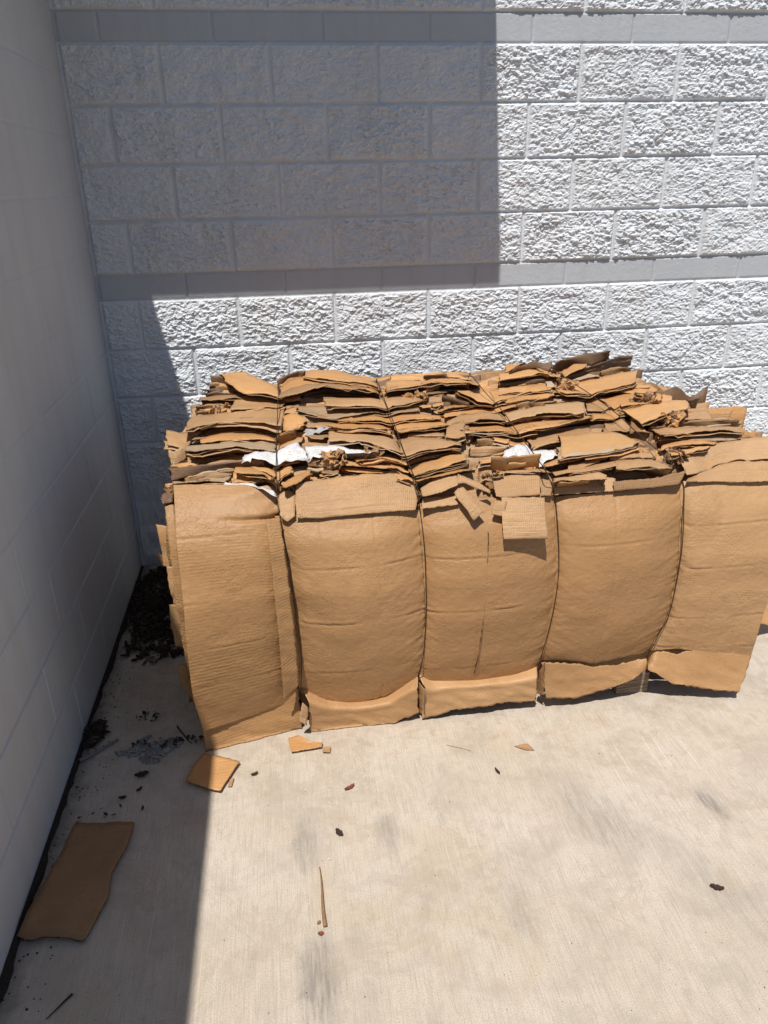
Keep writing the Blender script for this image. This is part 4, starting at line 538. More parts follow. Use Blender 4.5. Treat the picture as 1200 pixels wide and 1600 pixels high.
('top_flap','k',[[(1698,-1298,809),(1727,-1298,809),(1757,-1298,809),(1787,-1298,809),(1816,-1298,809),(1846,-1296,812),(1877,-1292,816),(1907,-1289,819),(1938,-1285,823)],[(1698,-1304,801),(1726,-1304,801),(1754,-1304,801),(1782,-1304,801),(1811,-1304,801),(1840,-1302,803),(1868,-1299,806),(1898,-1297,809),(1927,-1294,812)],[(1697,-1310,793),(1724,-1310,793),(1751,-1309,793),(1778,-1309,793),(1805,-1309,794),(1833,-1308,795),(1860,-1306,797),(1888,-1304,799),(1916,-1303,801)],[(1697,-1315,785),(1723,-1315,785),(1748,-1315,785),(1774,-1315,786),(1800,-1315,786),(1826,-1314,787),(1852,-1313,788),(1878,-1312,788),(1904,-1311,789)]]),
('top_flap','t',[[(1953,-1276,795),(1996,-1267,805),(2040,-1258,815),(2084,-1252,822),(2128,-1248,826),(2171,-1249,824),(2214,-1251,823),(2258,-1253,821),(2302,-1254,819)],[(1946,-1284,794),(1988,-1278,800),(2030,-1273,806),(2072,-1270,810),(2115,-1268,812),(2157,-1269,810),(2200,-1271,808),(2242,-1272,806),(2285,-1274,805)],[(1938,-1292,793),(1979,-1290,795),(2020,-1288,796),(2061,-1287,797),(2103,-1287,797),(2144,-1289,796),(2185,-1291,794),(2227,-1292,792),(2268,-1294,790)],[(1931,-1300,791),(1971,-1302,789),(2010,-1303,787),(2050,-1305,785),(2090,-1307,783),(2130,-1309,782),(2171,-1310,780),(2212,-1311,778),(2253,-1312,775)]]),
('inner_face','k',[[(428,-1250,140),(542,-1253,154),(656,-1257,167),(771,-1259,176),(887,-1259,179),(1005,-1260,181),(1123,-1261,185),(1241,-1264,195),(1360,-1266,205),(1480,-1268,215),(1603,-1268,215),(1729,-1267,209),(1857,-1265,203),(1988,-1262,190),(2124,-1258,173),(2262,-1254,155)],[(423,-1240,69),(538,-1244,86),(652,-1248,104),(768,-1250,115),(885,-1251,119),(1002,-1252,122),(1121,-1253,126),(1241,-1255,134),(1361,-1257,141),(1482,-1259,149),(1604,-1260,153),(1728,-1261,157),(1853,-1262,161),(1983,-1259,151),(2120,-1253,124),(2261,-1246,97)],[(419,-1233,-2),(534,-1237,20),(649,-1242,41),(764,-1244,55),(882,-1245,59),(1000,-1246,63),(1119,-1247,67),(1240,-1248,71),(1361,-1249,76),(1483,-1250,81),(1606,-1251,90),(1727,-1254,104),(1849,-1258,118),(1977,-1256,111),(2116,-1248,75),(2258,-1241,39)],[(416,-1240,-63),(530,-1240,-41),(645,-1240,-19),(761,-1240,-5),(878,-1240,-1),(997,-1241,3),(1117,-1241,7),(1238,-1242,9),(1360,-1242,11),(1484,-1243,13),(1606,-1245,27),(1725,-1250,51),(1844,-1255,75),(1970,-1254,72),(2110,-1245,27),(2252,-1240,-16)]]),
('side_strip','f1',[[(657,-1332,779),(670,-1329,778),(684,-1325,777),(697,-1322,776)],[(659,-1351,741),(673,-1347,741),(686,-1343,740),(699,-1339,740)],[(661,-1369,703),(675,-1365,703),(688,-1360,703),(702,-1356,704)],[(662,-1376,658),(676,-1371,660),(690,-1367,661),(704,-1363,662)],[(664,-1382,613),(678,-1377,616),(692,-1373,618),(706,-1369,620)],[(664,-1388,568),(679,-1383,571),(693,-1379,574),(708,-1374,577)],[(665,-1389,518),(680,-1385,523),(694,-1381,528),(709,-1377,532)],[(665,-1387,466),(680,-1383,472),(695,-1379,478),(710,-1375,484)],[(666,-1385,413),(681,-1381,420),(696,-1377,427),(712,-1373,434)],[(665,-1378,356),(681,-1375,365),(696,-1372,374),(712,-1370,383)],[(664,-1370,297),(680,-1368,307),(696,-1365,317),(713,-1362,327)],[(663,-1360,234),(680,-1359,247),(696,-1357,259),(713,-1355,271)],[(662,-1343,164),(679,-1343,179),(696,-1342,194),(713,-1342,209)]]),
('hanging_flap','t',[[(1347,-1319,790),(1380,-1320,788),(1412,-1322,787),(1444,-1323,786),(1477,-1324,784)],[(1344,-1340,766),(1376,-1341,764),(1409,-1342,762),(1442,-1343,761),(1475,-1343,759)],[(1341,-1358,740),(1374,-1359,739),(1407,-1359,737),(1440,-1360,736),(1473,-1361,734)],[(1339,-1376,715),(1372,-1376,713),(1405,-1377,712),(1438,-1378,710),(1471,-1378,709)],[(1338,-1390,688),(1371,-1390,686),(1404,-1390,684),(1438,-1390,683),(1471,-1391,681)]]),
('hanging_flap','t',[[(1231,-1284,825),(1223,-1289,819),(1215,-1295,813),(1207,-1300,807)],[(1245,-1302,810),(1236,-1308,804),(1227,-1313,798),(1218,-1319,792)],[(1259,-1321,796),(1249,-1326,790),(1239,-1332,784),(1229,-1336,777)],[(1271,-1339,781),(1261,-1343,774),(1251,-1346,767),(1241,-1349,761)],[(1285,-1353,764),(1274,-1356,757),(1264,-1359,750),(1253,-1362,744)]]),
('hanging_flap','t',[[(1222,-1270,857),(1239,-1278,853),(1254,-1288,847),(1270,-1298,841),(1285,-1307,833),(1300,-1314,824),(1314,-1322,816)],[(1220,-1287,847),(1237,-1289,846),(1252,-1299,841),(1267,-1306,834),(1282,-1312,827),(1297,-1318,820),(1312,-1325,813)],[(1219,-1303,837),(1236,-1300,840),(1250,-1306,834),(1264,-1312,827),(1279,-1317,821),(1294,-1322,816),(1309,-1327,810)]]),
('hanging_flap','t',[[(1323,-1331,784),(1341,-1331,784),(1359,-1332,784)],[(1317,-1341,768),(1335,-1342,766),(1353,-1343,763)],[(1312,-1349,752),(1330,-1351,747),(1348,-1353,742)]]),
('side_flap','f1',[[(371,-1255,808),(384,-1252,810),(396,-1250,812)],[(376,-1295,749),(388,-1294,751),(400,-1293,752)],[(377,-1320,685),(389,-1320,685),(400,-1320,685)],[(378,-1330,612),(389,-1330,610),(401,-1330,609)],[(378,-1337,536),(389,-1337,533),(400,-1337,529)],[(378,-1334,452),(387,-1334,447),(397,-1334,442)],[(378,-1327,363),(385,-1326,355),(393,-1325,347)],[(379,-1314,267),(388,-1313,257),(396,-1311,247)],[(379,-1289,158),(388,-1286,144),(397,-1283,131)]]),
('side_flap','o4',[[(329,-1202,733),(345,-1204,729),(362,-1207,724)],[(333,-1219,695),(347,-1219,690),(361,-1220,685)],[(336,-1224,651),(347,-1225,647),(358,-1226,642)],[(338,-1230,608),(347,-1231,603),(356,-1232,598)]]),
('side_flap','k',[[(307,-1187,632),(319,-1188,627),(331,-1188,622)],[(317,-1190,611),(325,-1190,607),(332,-1191,603)],[(327,-1193,589),(330,-1193,587),(334,-1193,584)]]),
('side_flap','o4',[[(354,-1268,622),(364,-1269,621),(374,-1269,620)],[(353,-1272,592),(364,-1273,591),(375,-1273,590)],[(353,-1276,562),(365,-1277,561),(377,-1277,561)],[(356,-1277,530),(367,-1277,529),(377,-1277,529)],[(359,-1276,497),(369,-1276,496),(378,-1276,495)]]),
('side_flap','o4',[[(348,-1286,504),(364,-1286,502),(380,-1286,501)],[(346,-1285,467),(362,-1285,465),(379,-1285,464)],[(343,-1283,429),(361,-1283,428),(378,-1283,426)],[(345,-1281,391),(361,-1281,389),(376,-1280,388)],[(346,-1275,350),(360,-1275,348),(375,-1275,346)]]),
('side_flap','o4',[[(341,-1286,282),(357,-1287,288),(374,-1288,294)],[(344,-1280,241),(360,-1281,248),(375,-1283,254)],[(346,-1269,196),(361,-1270,203),(376,-1272,210)],[(357,-1258,154),(367,-1260,159),(376,-1261,164)],[(370,-1248,113),(373,-1249,115),(377,-1249,118)]]),
('gusset','t',[[(1114,-1347,148),(1107,-1333,154),(1100,-1320,160)],[(1116,-1336,104),(1109,-1322,108),(1102,-1308,112)],[(1118,-1327,61),(1111,-1313,63),(1104,-1298,64)],[(1119,-1318,17),(1112,-1303,17),(1105,-1288,16)]]),
('gusset','t',[[(1503,-1366,226),(1504,-1342,189),(1505,-1318,152)],[(1510,-1353,174),(1509,-1331,146),(1508,-1309,117)],[(1516,-1340,121),(1514,-1320,101),(1510,-1302,83)],[(1523,-1328,67),(1518,-1312,58),(1513,-1295,48)]]),
('gusset','t',[[(721,-1346,145),(729,-1343,131),(738,-1339,117)],[(715,-1347,121),(725,-1344,109),(735,-1341,96)],[(708,-1348,98),(720,-1346,87),(732,-1343,76)],[(702,-1350,75),(716,-1348,65),(730,-1346,55)]]),
]
WR=[
[(712,-480,949),(704,-712,924),(696,-1033,891),(693,-1233,870),(691,-1264,808),(694,-1289,782),(702,-1321,714),(713,-1339,618),(722,-1345,469),(727,-1328,296),(717,-1298,154)],
[(1087,-486,948),(1088,-656,930),(1090,-911,903),(1088,-1137,880),(1089,-1331,859),(1105,-1294,773),(1111,-1330,684),(1115,-1343,584),(1117,-1344,451),(1113,-1325,276),(1101,-1300,160)],
[(1458,-476,949),(1467,-667,929),(1480,-838,911),(1480,-1017,892),(1481,-1249,868),(1480,-1305,862),(1519,-1289,781),(1522,-1329,693),(1529,-1343,591),(1531,-1346,492),(1523,-1337,360),(1508,-1312,208)],
[(1798,-451,952),(1817,-581,938),(1847,-762,919),(1862,-929,902),(1864,-1104,883),(1869,-1274,865),(1931,-1281,790),(1924,-1327,703),(1926,-1347,558),(1924,-1336,355),(1905,-1324,264),(1891,-1305,182)],
]

def V3(L): return np.array(L, float) / 1000
bale = empty('cardboard_bale', (1.3, -.8, 0), 'large bale of crushed brown cardboard boxes bound with black wire', 'bale')
BO = np.array((1.3, -.8, 0))
WX = [.707, 1.11, 1.51, 1.92]                                     # wire x
def zplane(y): return .835 + (y + 1.22) * .105
def ribbon(up, lo, seed, amp=1.0, m=7, back=.05, jag=1.0):
    w = np.linalg.norm(np.mean(up, 0) - np.mean(lo, 0))
    _, l1 = resample(up, 2); _, l2 = resample(lo, 2)
    n = int(max(10, max(l1, l2) / .009)) + 1
    u, _ = resample(up, n); l, _ = resample(lo, n)
    L = max(l1, l2); s = np.linspace(0, L, n)
    P = []; UV = []
    nrm = np.array((0, -.25, .97))
    rq = random.Random(seed * 13 + 5); kn = max(3, int(L / .055)); ks = np.sort(np.r_[0, [rq.uniform(0, L) for _ in range(kn)], L]); kv = [[rq.uniform(-1, 1) for _ in ks] for _ in range(3)]
    def wob(t, k): return np.interp(s + (t - .5) * w * kv[2][0] * .8, ks, kv[0]) * (1 - t) * .5 + np.interp(s + (t - .5) * w * kv[2][1] * .8, ks, kv[1]) * t
    # hidden leg going down behind the sheet
    d0 = u + np.array((0, .022, -back)); P.append(d0); UV.append(np.stack([s, s * 0 - back], 1))
    P.append(u + np.array((0, .007, -back * .25))); UV.append(np.stack([s, s * 0 - back * .3], 1))
    for j in range(m):
        t = j / (m - 1)
        q = u * (1 - t) + l * t
        q = q + nrm * (min(.012, w * .16) * min(1, t * 1.5, (1 - t) * 1.9) * kv[2][0])
        q = q + nrm[None] * (.0062 * amp * wob(t, 1))[:, None]
        q = q + nrm[None] * (.0028 * amp * fbm(s / .03 + seed, s * 0 + t * w / .03, seed + 3, 3))[:, None]
        if t == 1: q = q + np.array((0, -1, .2)) * (.0016 * jag * fbm(s / .012, s * 0 + seed, seed + 8, 3))[:, None]
        P.append(q); UV.append(np.stack([s + .02 * seed, s * 0 + t * w], 1))
    P = np.array(P)
    for wl_ in WR:
        wa = V3(wl_); o_ = np.argsort(wa[:, 1]); wx_ = np.interp(P[..., 1], wa[o_, 1], wa[o_, 0])
        P[..., 2] -= .009 * np.exp(-((P[..., 0] - wx_) / .028) ** 2) * (P[..., 1] > -1.22)
    e0 = .006 * jag * fbm(np.arange(len(P)) * .6, np.arange(len(P)) * 0 + seed, seed + 1, 2); e1 = .006 * jag * fbm(np.arange(len(P)) * .6, np.arange(len(P)) * 0 + seed + 4, seed + 2, 2)
    P[:, 0, 0] += e0; P[:, -1, 0] += e1
    return P.reshape(-1, 3), gridfaces(n, len(P)), np.array(UV).reshape(-1, 2), w * L
area = []
built = []
for i, (kind, mat, up, lo) in enumerate(SH):
    built.append((i, kind, mat, ribbon(V3(up), V3(lo), i + 1, 2.2 if kind == 'w' else 1.0)))
big = sorted([b for b in built if b[1] != 'w'], key=lambda b: -b[3][3])
indiv = {b[0] for b in big[:96]}
sv, sf, su, smi = [], [], [], []
smats = ['t', 'o', 'O', 'p', 'k', 'b']
# thin plies that show below the free edge of the larger sheets
for (i, kind, mat, rb) in list(built):
    if kind == 'w' or rb[3] < .0016: continue
    up, lo = V3(SH[i][2]), V3(SH[i][3]); zl_ = up[:, 2].mean() - lo[:, 2].mean()
    for k_ in range(1, 1 + R.choice([0, 1, 1, 1, 2, 3])):
        _, L_ = resample(lo, 2); n_ = 24; u2, _ = resample(up, n_); l2, _ = resample(lo, n_)
        a = int(R.choice([0, 0, 0, R.uniform(0, 9)])); b = n_ - int(R.choice([0, 0, 0, R.uniform(0, 9)]))
        sh = np.array((R.uniform(-.012, .012), -.0012 * k_ + R.uniform(-.003, .004), -.0042 * k_ - R.uniform(0, .003)))
        mid = u2 * .45 + l2 * .55
        built.append((-1, 's', R.choice(['k', 'k', 't', 'o', 't', 'p', 'o']), ribbon((mid + sh)[a:b], (l2 + sh)[a:b], 1000 + len(built), 1.15, 4, .03)))
for (i, kind, mat, (v, f, uv, a)) in built:
    if kind == 'w':
        o = mesh('white_paper' if mat == 'w' else 'plastic_film', v - BO, f, [M[mat]], bale, uv); solid(o, .0008)
        o['label'] = 'torn white printed paper caught between the layers' if mat == 'w' else 'crumpled grey plastic film caught between the layers'
    elif i in indiv:
        o = mesh('cardboard_sheet', v - BO, f, [M[mat]], bale, uv); solid(o, .0024, RIMD if mat == 'b' else RIM)
    else:
        b0 = sum(len(q) for q in sv); sv.append(v); su.append(uv); smi += [smats.index(mat)] * len(f); sf += [tuple(k + b0 for k in q) for q in f]
o = mesh('cardboard_scraps', np.vstack(sv) - BO, sf, [M[k] for k in smats], bale, np.vstack(su), mi=smi); solid(o, .002); o['kind'] = 'stuff'
# ---- compressed layers that fill the body of the bale, standing on edge
lv, lf, lu, lmi = [], [], [], []
cnt = 0
lm = ['t', 'o', 'p', 'k', 'b']
y = -1.235; k = 0
segs = [.385] + WX + [2.26]
while y < -.26:
    xl = .385 + .035 * (y + 1.2) + R.uniform(-.03, .03) + (.05 if y > -.45 else 0)
    xr = 2.27 + .14 * max(0, 1 - abs(y + .85) / .35) - (.06 if y > -.45 else 0) + R.choice([-.16, -.09, -.05, 0, .03, .06]) + R.uniform(-.03, .02)
    if y < -1.15: xr = 2.19 + R.uniform(0, .09)
    edges = [xl] + [w + R.uniform(-.03, .03) for w in WX] + [xr]
    if k % 3 == 1: edges = [edges[0], R.uniform(.6, 1.2), R.uniform(1.3, 2.0), edges[-1]]
    for a, b in zip(edges, edges[1:]):
        if b - a < .05: continue
        n = int((b - a) / .012) + 3; x = np.linspace(a, b, n); sd_ = cnt + 400
        ztop = zplane(y) - .017 + R.uniform(-.018, .014) + .012 * fbm(x / .10, x * 0 + cnt, sd_, 4)
        if y < -1.2: ztop = ztop - .05
        ztop = ztop - R.uniform(0, .07) * np.clip((x - 1.95) / .3, 0, 1) - (.022 if y < -.85 else 0) * (x > 1.96) + R.uniform(-.025, .02) * np.clip((x - 2.05) / .12, 0, 1) * np.sin(x * 40) - R.uniform(0, .03) * np.clip((.5 - x) / .12, 0, 1)
        for w in WX: ztop = ztop - .012 * np.exp(-((x - w) / .03) ** 2)
        zb = .105 + .02 * fbm(x / .1, x * 0 + cnt, sd_ + 2, 3)
        dyv = .007 * fbm(x / .12, x * 0 + cnt, sd_ + 4, 3)
        P = []; U = []
        nz = 12
        fold = R.choice([0, 0, 1, -1]) * R.uniform(.006, .02)
        for j in range(nz):
            t = j / (nz - 1); zz = zb * (1 - t) + ztop * t
            yy_ = y + dyv + .010 * fbm(x / .2 + t * 3, x * 0 + t * 4 + cnt, sd_ + 6, 2)
            if j == nz - 1: yy_ = yy_ + fold
            xx_ = x.copy(); xx_[0] += .018 * fbm(np.array([t * 5.]), np.array([cnt * 1.]), sd_, 3)[0]; xx_[-1] += .018 * fbm(np.array([t * 5.]), np.array([cnt + .5]), sd_ + 1, 3)[0]
            P.append(np.stack([xx_, yy_, zz], 1)); U.append(np.stack([x, zz], 1))
        P = np.array(P).reshape(-1, 3); b0 = sum(len(q) for q in lv)
        f = gridfaces(n, nz, b0); lv.append(P); lu.append(np.array(U).reshape(-1, 2)); lf += f
        lmi += [R.choice([0, 0, 1, 1, 1, 2, 3, 3, 4])] * len(f); cnt += 1
    y += R.uniform(.008, .013); k += 1
o = mesh('compressed_layers', np.vstack(lv) - BO, lf, [M[q] for q in lm], bale, np.vstack(lu), mi=lmi); solid(o, .0028); o['kind'] = 'stuff'
# ---- front faces
def bilerp(G, nu, nv):
    G = np.asarray(G); h, w = G.shape[:2]
    uu = np.linspace(0, w - 1, nu); vv = np.linspace(0, h - 1, nv)
    def cub(A, t, ax):
        A = np.moveaxis(A, ax, 0); n = len(A); i = np.clip(np.floor(t).astype(int), 0, n - 2); f = (t - i).reshape(-1, *([1] * (A.ndim - 1)))
        p0 = A[np.clip(i - 1, 0, n - 1)]; p1 = A[i]; p2 = A[i + 1]; p3 = A[np.clip(i + 2, 0, n - 1)]
        q = .5 * ((2 * p1) + (-p0 + p2) * f + (2 * p0 - 5 * p1 + 4 * p2 - p3) * f ** 2 + (-p0 + 3 * p1 - 3 * p2 + p3) * f ** 3)
        return np.moveaxis(q, 0, ax)
    return cub(cub(G, uu, 1), vv, 0)
pi_ = 0
for name, mat, rowsG in PT:
    pi_ += 1
    G = np.array([[tuple(p) for p in r] for r in rowsG], float) / 1000
    W_ = np.linalg.norm(G[:, 0] - G[:, -1], axis=1).mean(); H_ = np.linalg.norm(G[0] - G[-1], axis=1).mean()
    st = .0042 if name in ('front_panel',) else .006
    nu, nv = max(5, int(W_ / st)), max(4, int(H_ / st))
    P = bilerp(G, nu, nv)
    du = np.gradient(P, axis=1); dv = np.gradient(P, axis=0); N = np.cross(dv, du); N /= np.linalg.norm(N, axis=2)[:, :, None] + 1e-12
    if N[..., 1].mean() > 0: N = -N
    U, Vv = np.meshgrid(np.linspace(0, W_, nu), np.linspace(0, H_, nv)); X, Z = P[..., 0], P[..., 2]
    uu, vv = U / W_, Vv / H_
    d = .0007 * fbm(X / .05, Z / .05, 300 + pi_, 4)
    if name == 'front_panel':
        d = d + .006 * fbm(X / .22, Z / .16, 500 + pi_, 3)
        # gathers running in towards the wires
        e = np.minimum(uu, 1 - uu) * W_
        if mat == 'f1': e = (1 - uu) * W_
        if mat == 'f5': e = uu * W_
        d = d + .0035 * np.exp(-e / .035) * fbm(U / .05, (Z + (e * .5)) / .016, 600 + pi_, 3) * 1.2
        # buckled liner
        msk = np.clip(fbm(X / .13, Z / .13, 640 + pi_, 2) * 2 + .15, 0, 1)
        d = d + .0007 * msk * fbm((X + Z * .8) / .022, (Z - X * .3) / .008, 650 + pi_, 3) + .0007 * fbm(X / .012, Z / .009, 655 + pi_, 2)
        # score lines
        for zc, kk in {'f1': ((.74, 1), (.56, .8), (.41, .7), (.27, .7)), 'f2': ((.62, 1.), (.44, 1), (.24, .7)), 'f3': ((.62, .8), (.44, 1), (.20, .6)), 'f4': ((.63, .7), (.42, .5)), 'f5': ((.66, .9), (.52, 1), (.33, 1), (.2, .8))}[mat]:
            zl_ = zc + .006 * (uu - .5) + .001 * fbm(X / .06, X * 0, int(zc * 100), 3)
            kk = kk * np.clip(.55 + fbm(X / .08, X * 0, int(zc * 90), 2), 0, 1); d = d - .0016 * 2.0 * kk * np.exp(-((Z - zl_) / .0032) ** 2) + .0014 * kk * np.exp(-((Z - zl_ - .008) / .005) ** 2)
        vs = {'f1': (.48,), 'f2': (.3, .68), 'f3': (.45,), 'f4': (.5,), 'f5': (.45, .82)}[mat]
        for uc in vs: d = d - .0016 * np.exp(-((U - uc * W_ - .003 * fbm(Z / .08, Z * 0, 31, 3)) / .0035) ** 2) * (fbm(Z / .3, Z * 0, int(uc * 50), 2) > -.25)
        if mat == 'f1':   # pinched fold in the upper right corner of the first face
            d = d - .018 * np.exp(-((Z - .782 + .015 * uu) / .006) ** 2) * np.clip((uu - .35) * 1.8, 0, 1) + .008 * np.exp(-((Z - .815 - .02 * uu) / .012) ** 2) * np.clip((uu - .3) * 1.5, 0, 1)
    else:
        d = d + (.0065 if name == 'bottom_flap' else .004) * fbm(X / .06 + Z / .05, Z / .04, 700 + pi_, 4) * np.clip(vv * 1.3 + .1, 0, 1)
        if mat == 't': d = d + .0015 * fbm(X / .09, Z / .007, 710 + pi_, 3)
    P = P + N * d[..., None]
    # torn outline
    jag = .006 if name == 'bottom_flap' else .0028
    P[-1, :, 2] += jag * fbm(P[-1, :, 0] / .013, P[-1, :, 0] * 0, 800 + pi_, 3); 
    if name != 'front_panel':
        P[0, :, 2] += jag * fbm(P[0, :, 0] / .013, P[0, :, 0] * 0, 810 + pi_, 3)
        P[:, 0, 0] += jag * fbm(P[:, 0, 2] / .013, P[:, 0, 2] * 0, 820 + pi_, 3); P[:, -1, 0] += jag * fbm(P[:, -1, 2] / .013, P[:, 0, 2] * 0, 830 + pi_, 3)
    P[..., 2] = np.maximum(P[..., 2], .004)
    F = gridfaces(nu, nv)
    m_ = M['g'] if mat == 'f1' else M['f'] if mat[0] == 'f' else M['f'] if mat == 'o4' else M[mat]
    o = mesh(name, P.reshape(-1, 3) - BO, F, [m_], bale, np.stack([U.ravel(), Vv.ravel()], 1)); solid(o, .0022, RIM, 1)
P = np.array([[(2.26, -1.13, .13), (2.42, -1.08, .10), (2.56, -1.02, .03)], [(2.24, -1.05, .20), (2.42, -1.0, .17), (2.60, -.95, .085)]]); P = bilerp(P, 20, 10)
o = mesh('side_flap', P.reshape(-1, 3) - BO + .004 * np.random.RandomState(2).randn(200, 3) * .3, gridfaces(20, 10), [M['o']], bale, P.reshape(-1, 3)[:, :2]); solid(o, .003, RIM, 0)
# tear in the middle face: a ragged lifted lip
def tear(x0, z0, x1, z1, yoff, seed):
    n = 46; t = np.linspace(0, 1, n); x = x0 + (x1 - x0) * t + .003 * fbm(t * 14, t * 0, seed, 3); zz = z0 + (z1 - z0) * t
    yb = np.interp(zz, [.1, .25, .4, .55, .7, .78], yoff)
    w = .0012 + .0022 * np.abs(fbm(t * 22, t * 0, seed + 2, 3))
    P = np.vstack([np.stack([x - w, yb + .002, zz], 1), np.stack([x, yb - .002 - w * .5, zz], 1), np.stack([x + w * .6, yb + .001, zz], 1)])
    o = mesh('torn_lip', P - BO, gridfaces(n, 3), [RIM], bale, np.zeros((3 * n, 2)))
def bundle(cx, cy, cz, r, n, seed, mats, name='crumpled_scrap'):
    q = random.Random(seed); v = []; f = []; mi = []
    for i in range(n):
        c = np.array((cx + q.uniform(-r, r), cy + q.uniform(-r, r) * .6, cz + q.uniform(-r, r) * .45)); a = np.array([q.gauss(0, 1) for _ in range(3)]); a /= np.linalg.norm(a); b = np.cross(a, [q.gauss(0, 1) for _ in range(3)]); b /= np.linalg.norm(b); nn = np.cross(a, b)
        L = q.uniform(.25, .8) * r; W = q.uniform(.15, .45) * r; b0 = len(v)
        for jj in range(4):
            for ii in range(5):
                s_, t_ = ii / 4 - .5, jj / 3 - .5
                v.append(tuple(c + a * s_ * L * 2 * (1 - .3 * abs(t_)) + b * t_ * W * 2 + nn * (q.uniform(-.12, .12) * r + .5 * W * (2 * t_) ** 2)))
        g_ = gridfaces(5, 4, b0); f += g_; mi += [q.randrange(len(mats))] * len(g_)
    o = mesh(name, np.array(v) - BO, f, [M[m] for m in mats], bale, np.array([(p[0], p[2]) for p in v]), smooth=False, mi=mi); solid(o, .0022)
    return o
bundle(.50, -.62, .90, .035, 12, 1, ['p', 'o'])
bundle(.86, -1.13, .875, .036, 20, 2, ['o', 'k', 't'])
bundle(.99, -1.08, .870, .028, 14, 3, ['o', 'k', 'k'])
bundle(.745, -1.20, .825, .030, 20, 4, ['t', 'k'])
bundle(1.12, -1.25, .79, .022, 16, 5, ['b', 'k'])
bundle(1.31, -.98, .875, .03, 16, 6, ['k', 'b'])
bundle(1.22, -.62, .915, .035, 16, 7, ['o', 't'])
bundle(1.79, -.62, .935, .03, 16, 8, ['b', 't'])
bundle(2.02, -.78, .905, .035, 18, 9, ['b', 'k', 't'])
bundle(2.03, -.98, .885, .038, 20, 10, ['k', 'b', 'o'])
bundle(1.94, -1.20, .835, .035, 20, 11, ['k', 'b'])
bundle(1.33, -1.235, .82, .028, 12, 12, ['t', 'k'])
bundle(.40, -1.17, .82, .03, 14, 13, ['b', 'k'], 'crumpled_scrap')
tear(1.30, .70, 1.285, .16, [-1.28, -1.345, -1.37, -1.378, -1.36, -1.32], 5)

# ---- wires
def tube(pts, r, n=7, sub=6):
    P = np.array(pts); G = bilerp(P[None].repeat(2, 0), len(P) * sub, 2)[0]
    v = []; T = np.gradient(G, axis=0)
    for i, p in enumerate(G):
        t = T[i] / np.linalg.norm(T[i]); a = np.cross(t, (1, .01, 0)); a /= np.linalg.norm(a); b = np.cross(t, a)
        for k in range(n): an = 2 * math.pi * k / n; v.append(p + r * (a * math.cos(an) + b * math.sin(an)))
    f = []
    for i in range(len(G) - 1):
        for k in range(n): f.append((i * n + k, i * n + (k + 1) % n, (i + 1) * n + (k + 1) % n, (i + 1) * n + k))
    f += [tuple(range(n))[::-1], tuple(range((len(G) - 1) * n, len(G) * n))]
    return v, f
for L in WR:
    P = V3(L); b0 = P[0]; e0 = P[-1]
    P = np.vstack([[(b0[0], -.20, .15)], [(b0[0], -.20, .6)], [(b0[0], b0[1] + .06, b0[2] - .03)], P, [(e0[0], e0[1] + .06, .10)], [(e0[0], -1.0, .10)]])
    v, f = tube(P, .0016); mesh('binding_wire', np.array(v) - BO, f, [M['wire']], bale)
# ------------------------------------------------------------------ pallet
def woodmat():
    t = NT('weathered_wood', .9, .15)
    c = t.mix((.10, .07, .05), (.34, .26, .19), t.ramp(t.noise(t.coord('Object', (3, 3, 45)), 3, 5, .65, .5), [(.35, (0, 0, 0)), (.62, (1, 1, 1))]))
    return t.done(c, t.bump(t.noise(t.coord('Object', (3, 3, 60)), 3, 4, .6), .004, 1))
WOOD = woodmat()
def board(name, x0, x1, y0, y1, z0, z1, parent, o_):
    v, f = box_vf(x0 - o_[0], x1 - o_[0], y0 - o_[1], y1 - o_[1], z0, z1); o = mesh(name, v, f, [WOOD], parent, smooth=False)
    b = o.modifiers.new('bevel', 'BEVEL'); b.width = .002; b.segments = 2
pal = empty('wooden_pallet', (1.25, -.8, 0), 'weathered wooden pallet mostly hidden beneath the cardboard bale', 'pallet')
for x in (.60, 1.22, 1.80): board('stringer', x, x + .115, -1.285, -.30, .0, .082, pal, (1.25, -.8))
for yb in (-1.22, -1.0, -.8, -.6, -.40): board('deck_board', .58, 1.94, yb, yb + .1, .083, .100, pal, (1.25, -.8))
# ------------------------------------------------------------------ loose things on the concrete
def flat(name, outline, th, mat, label, cat, group=None, lift=.0, curl=.006, seed=1, rim=None, uvrot=0):
    P = np.array(outline, float); c = P.mean(0); n = 26
    _p, _ = resample(np.c_[np.vstack([P, P[:1]]), np.zeros(len(P) + 1)], n * 4 + 1); ring = _p[:-1, :2] - c
    jag = 1 + .018 * fbm(np.arange(len(ring)) * .35, np.arange(len(ring)) * 0., seed, 3); ring = ring * jag[:, None]
    v = []; f = []; K = 7; m = len(ring)
    for k in range(K):
        s_ = (k + 1) / K
        for p in ring * s_: v.append((p[0], p[1], lift + .0015 + th + curl * (.5 + fbm(np.array([(p[0] + c[0]) / .09]), np.array([(p[1] + c[1]) / .09]), seed, 2)[0]) * s_))
    v.append((0, 0, lift + .0015 + th + curl * .3))
    for k in range(K - 1):
        for i in range(m): a = k * m + i; b = k * m + (i + 1) % m; f.append((a, a + m, b + m, b))
    for i in range(m): f.append((len(v) - 1, i, (i + 1) % m))
    o = mesh(name, v, f, [mat], None, np.array([(q[0], q[1]) for q in v])); o.location = (c[0], c[1], 0); solid(o, th, rim, -1); tag(o, label, cat, group); return o
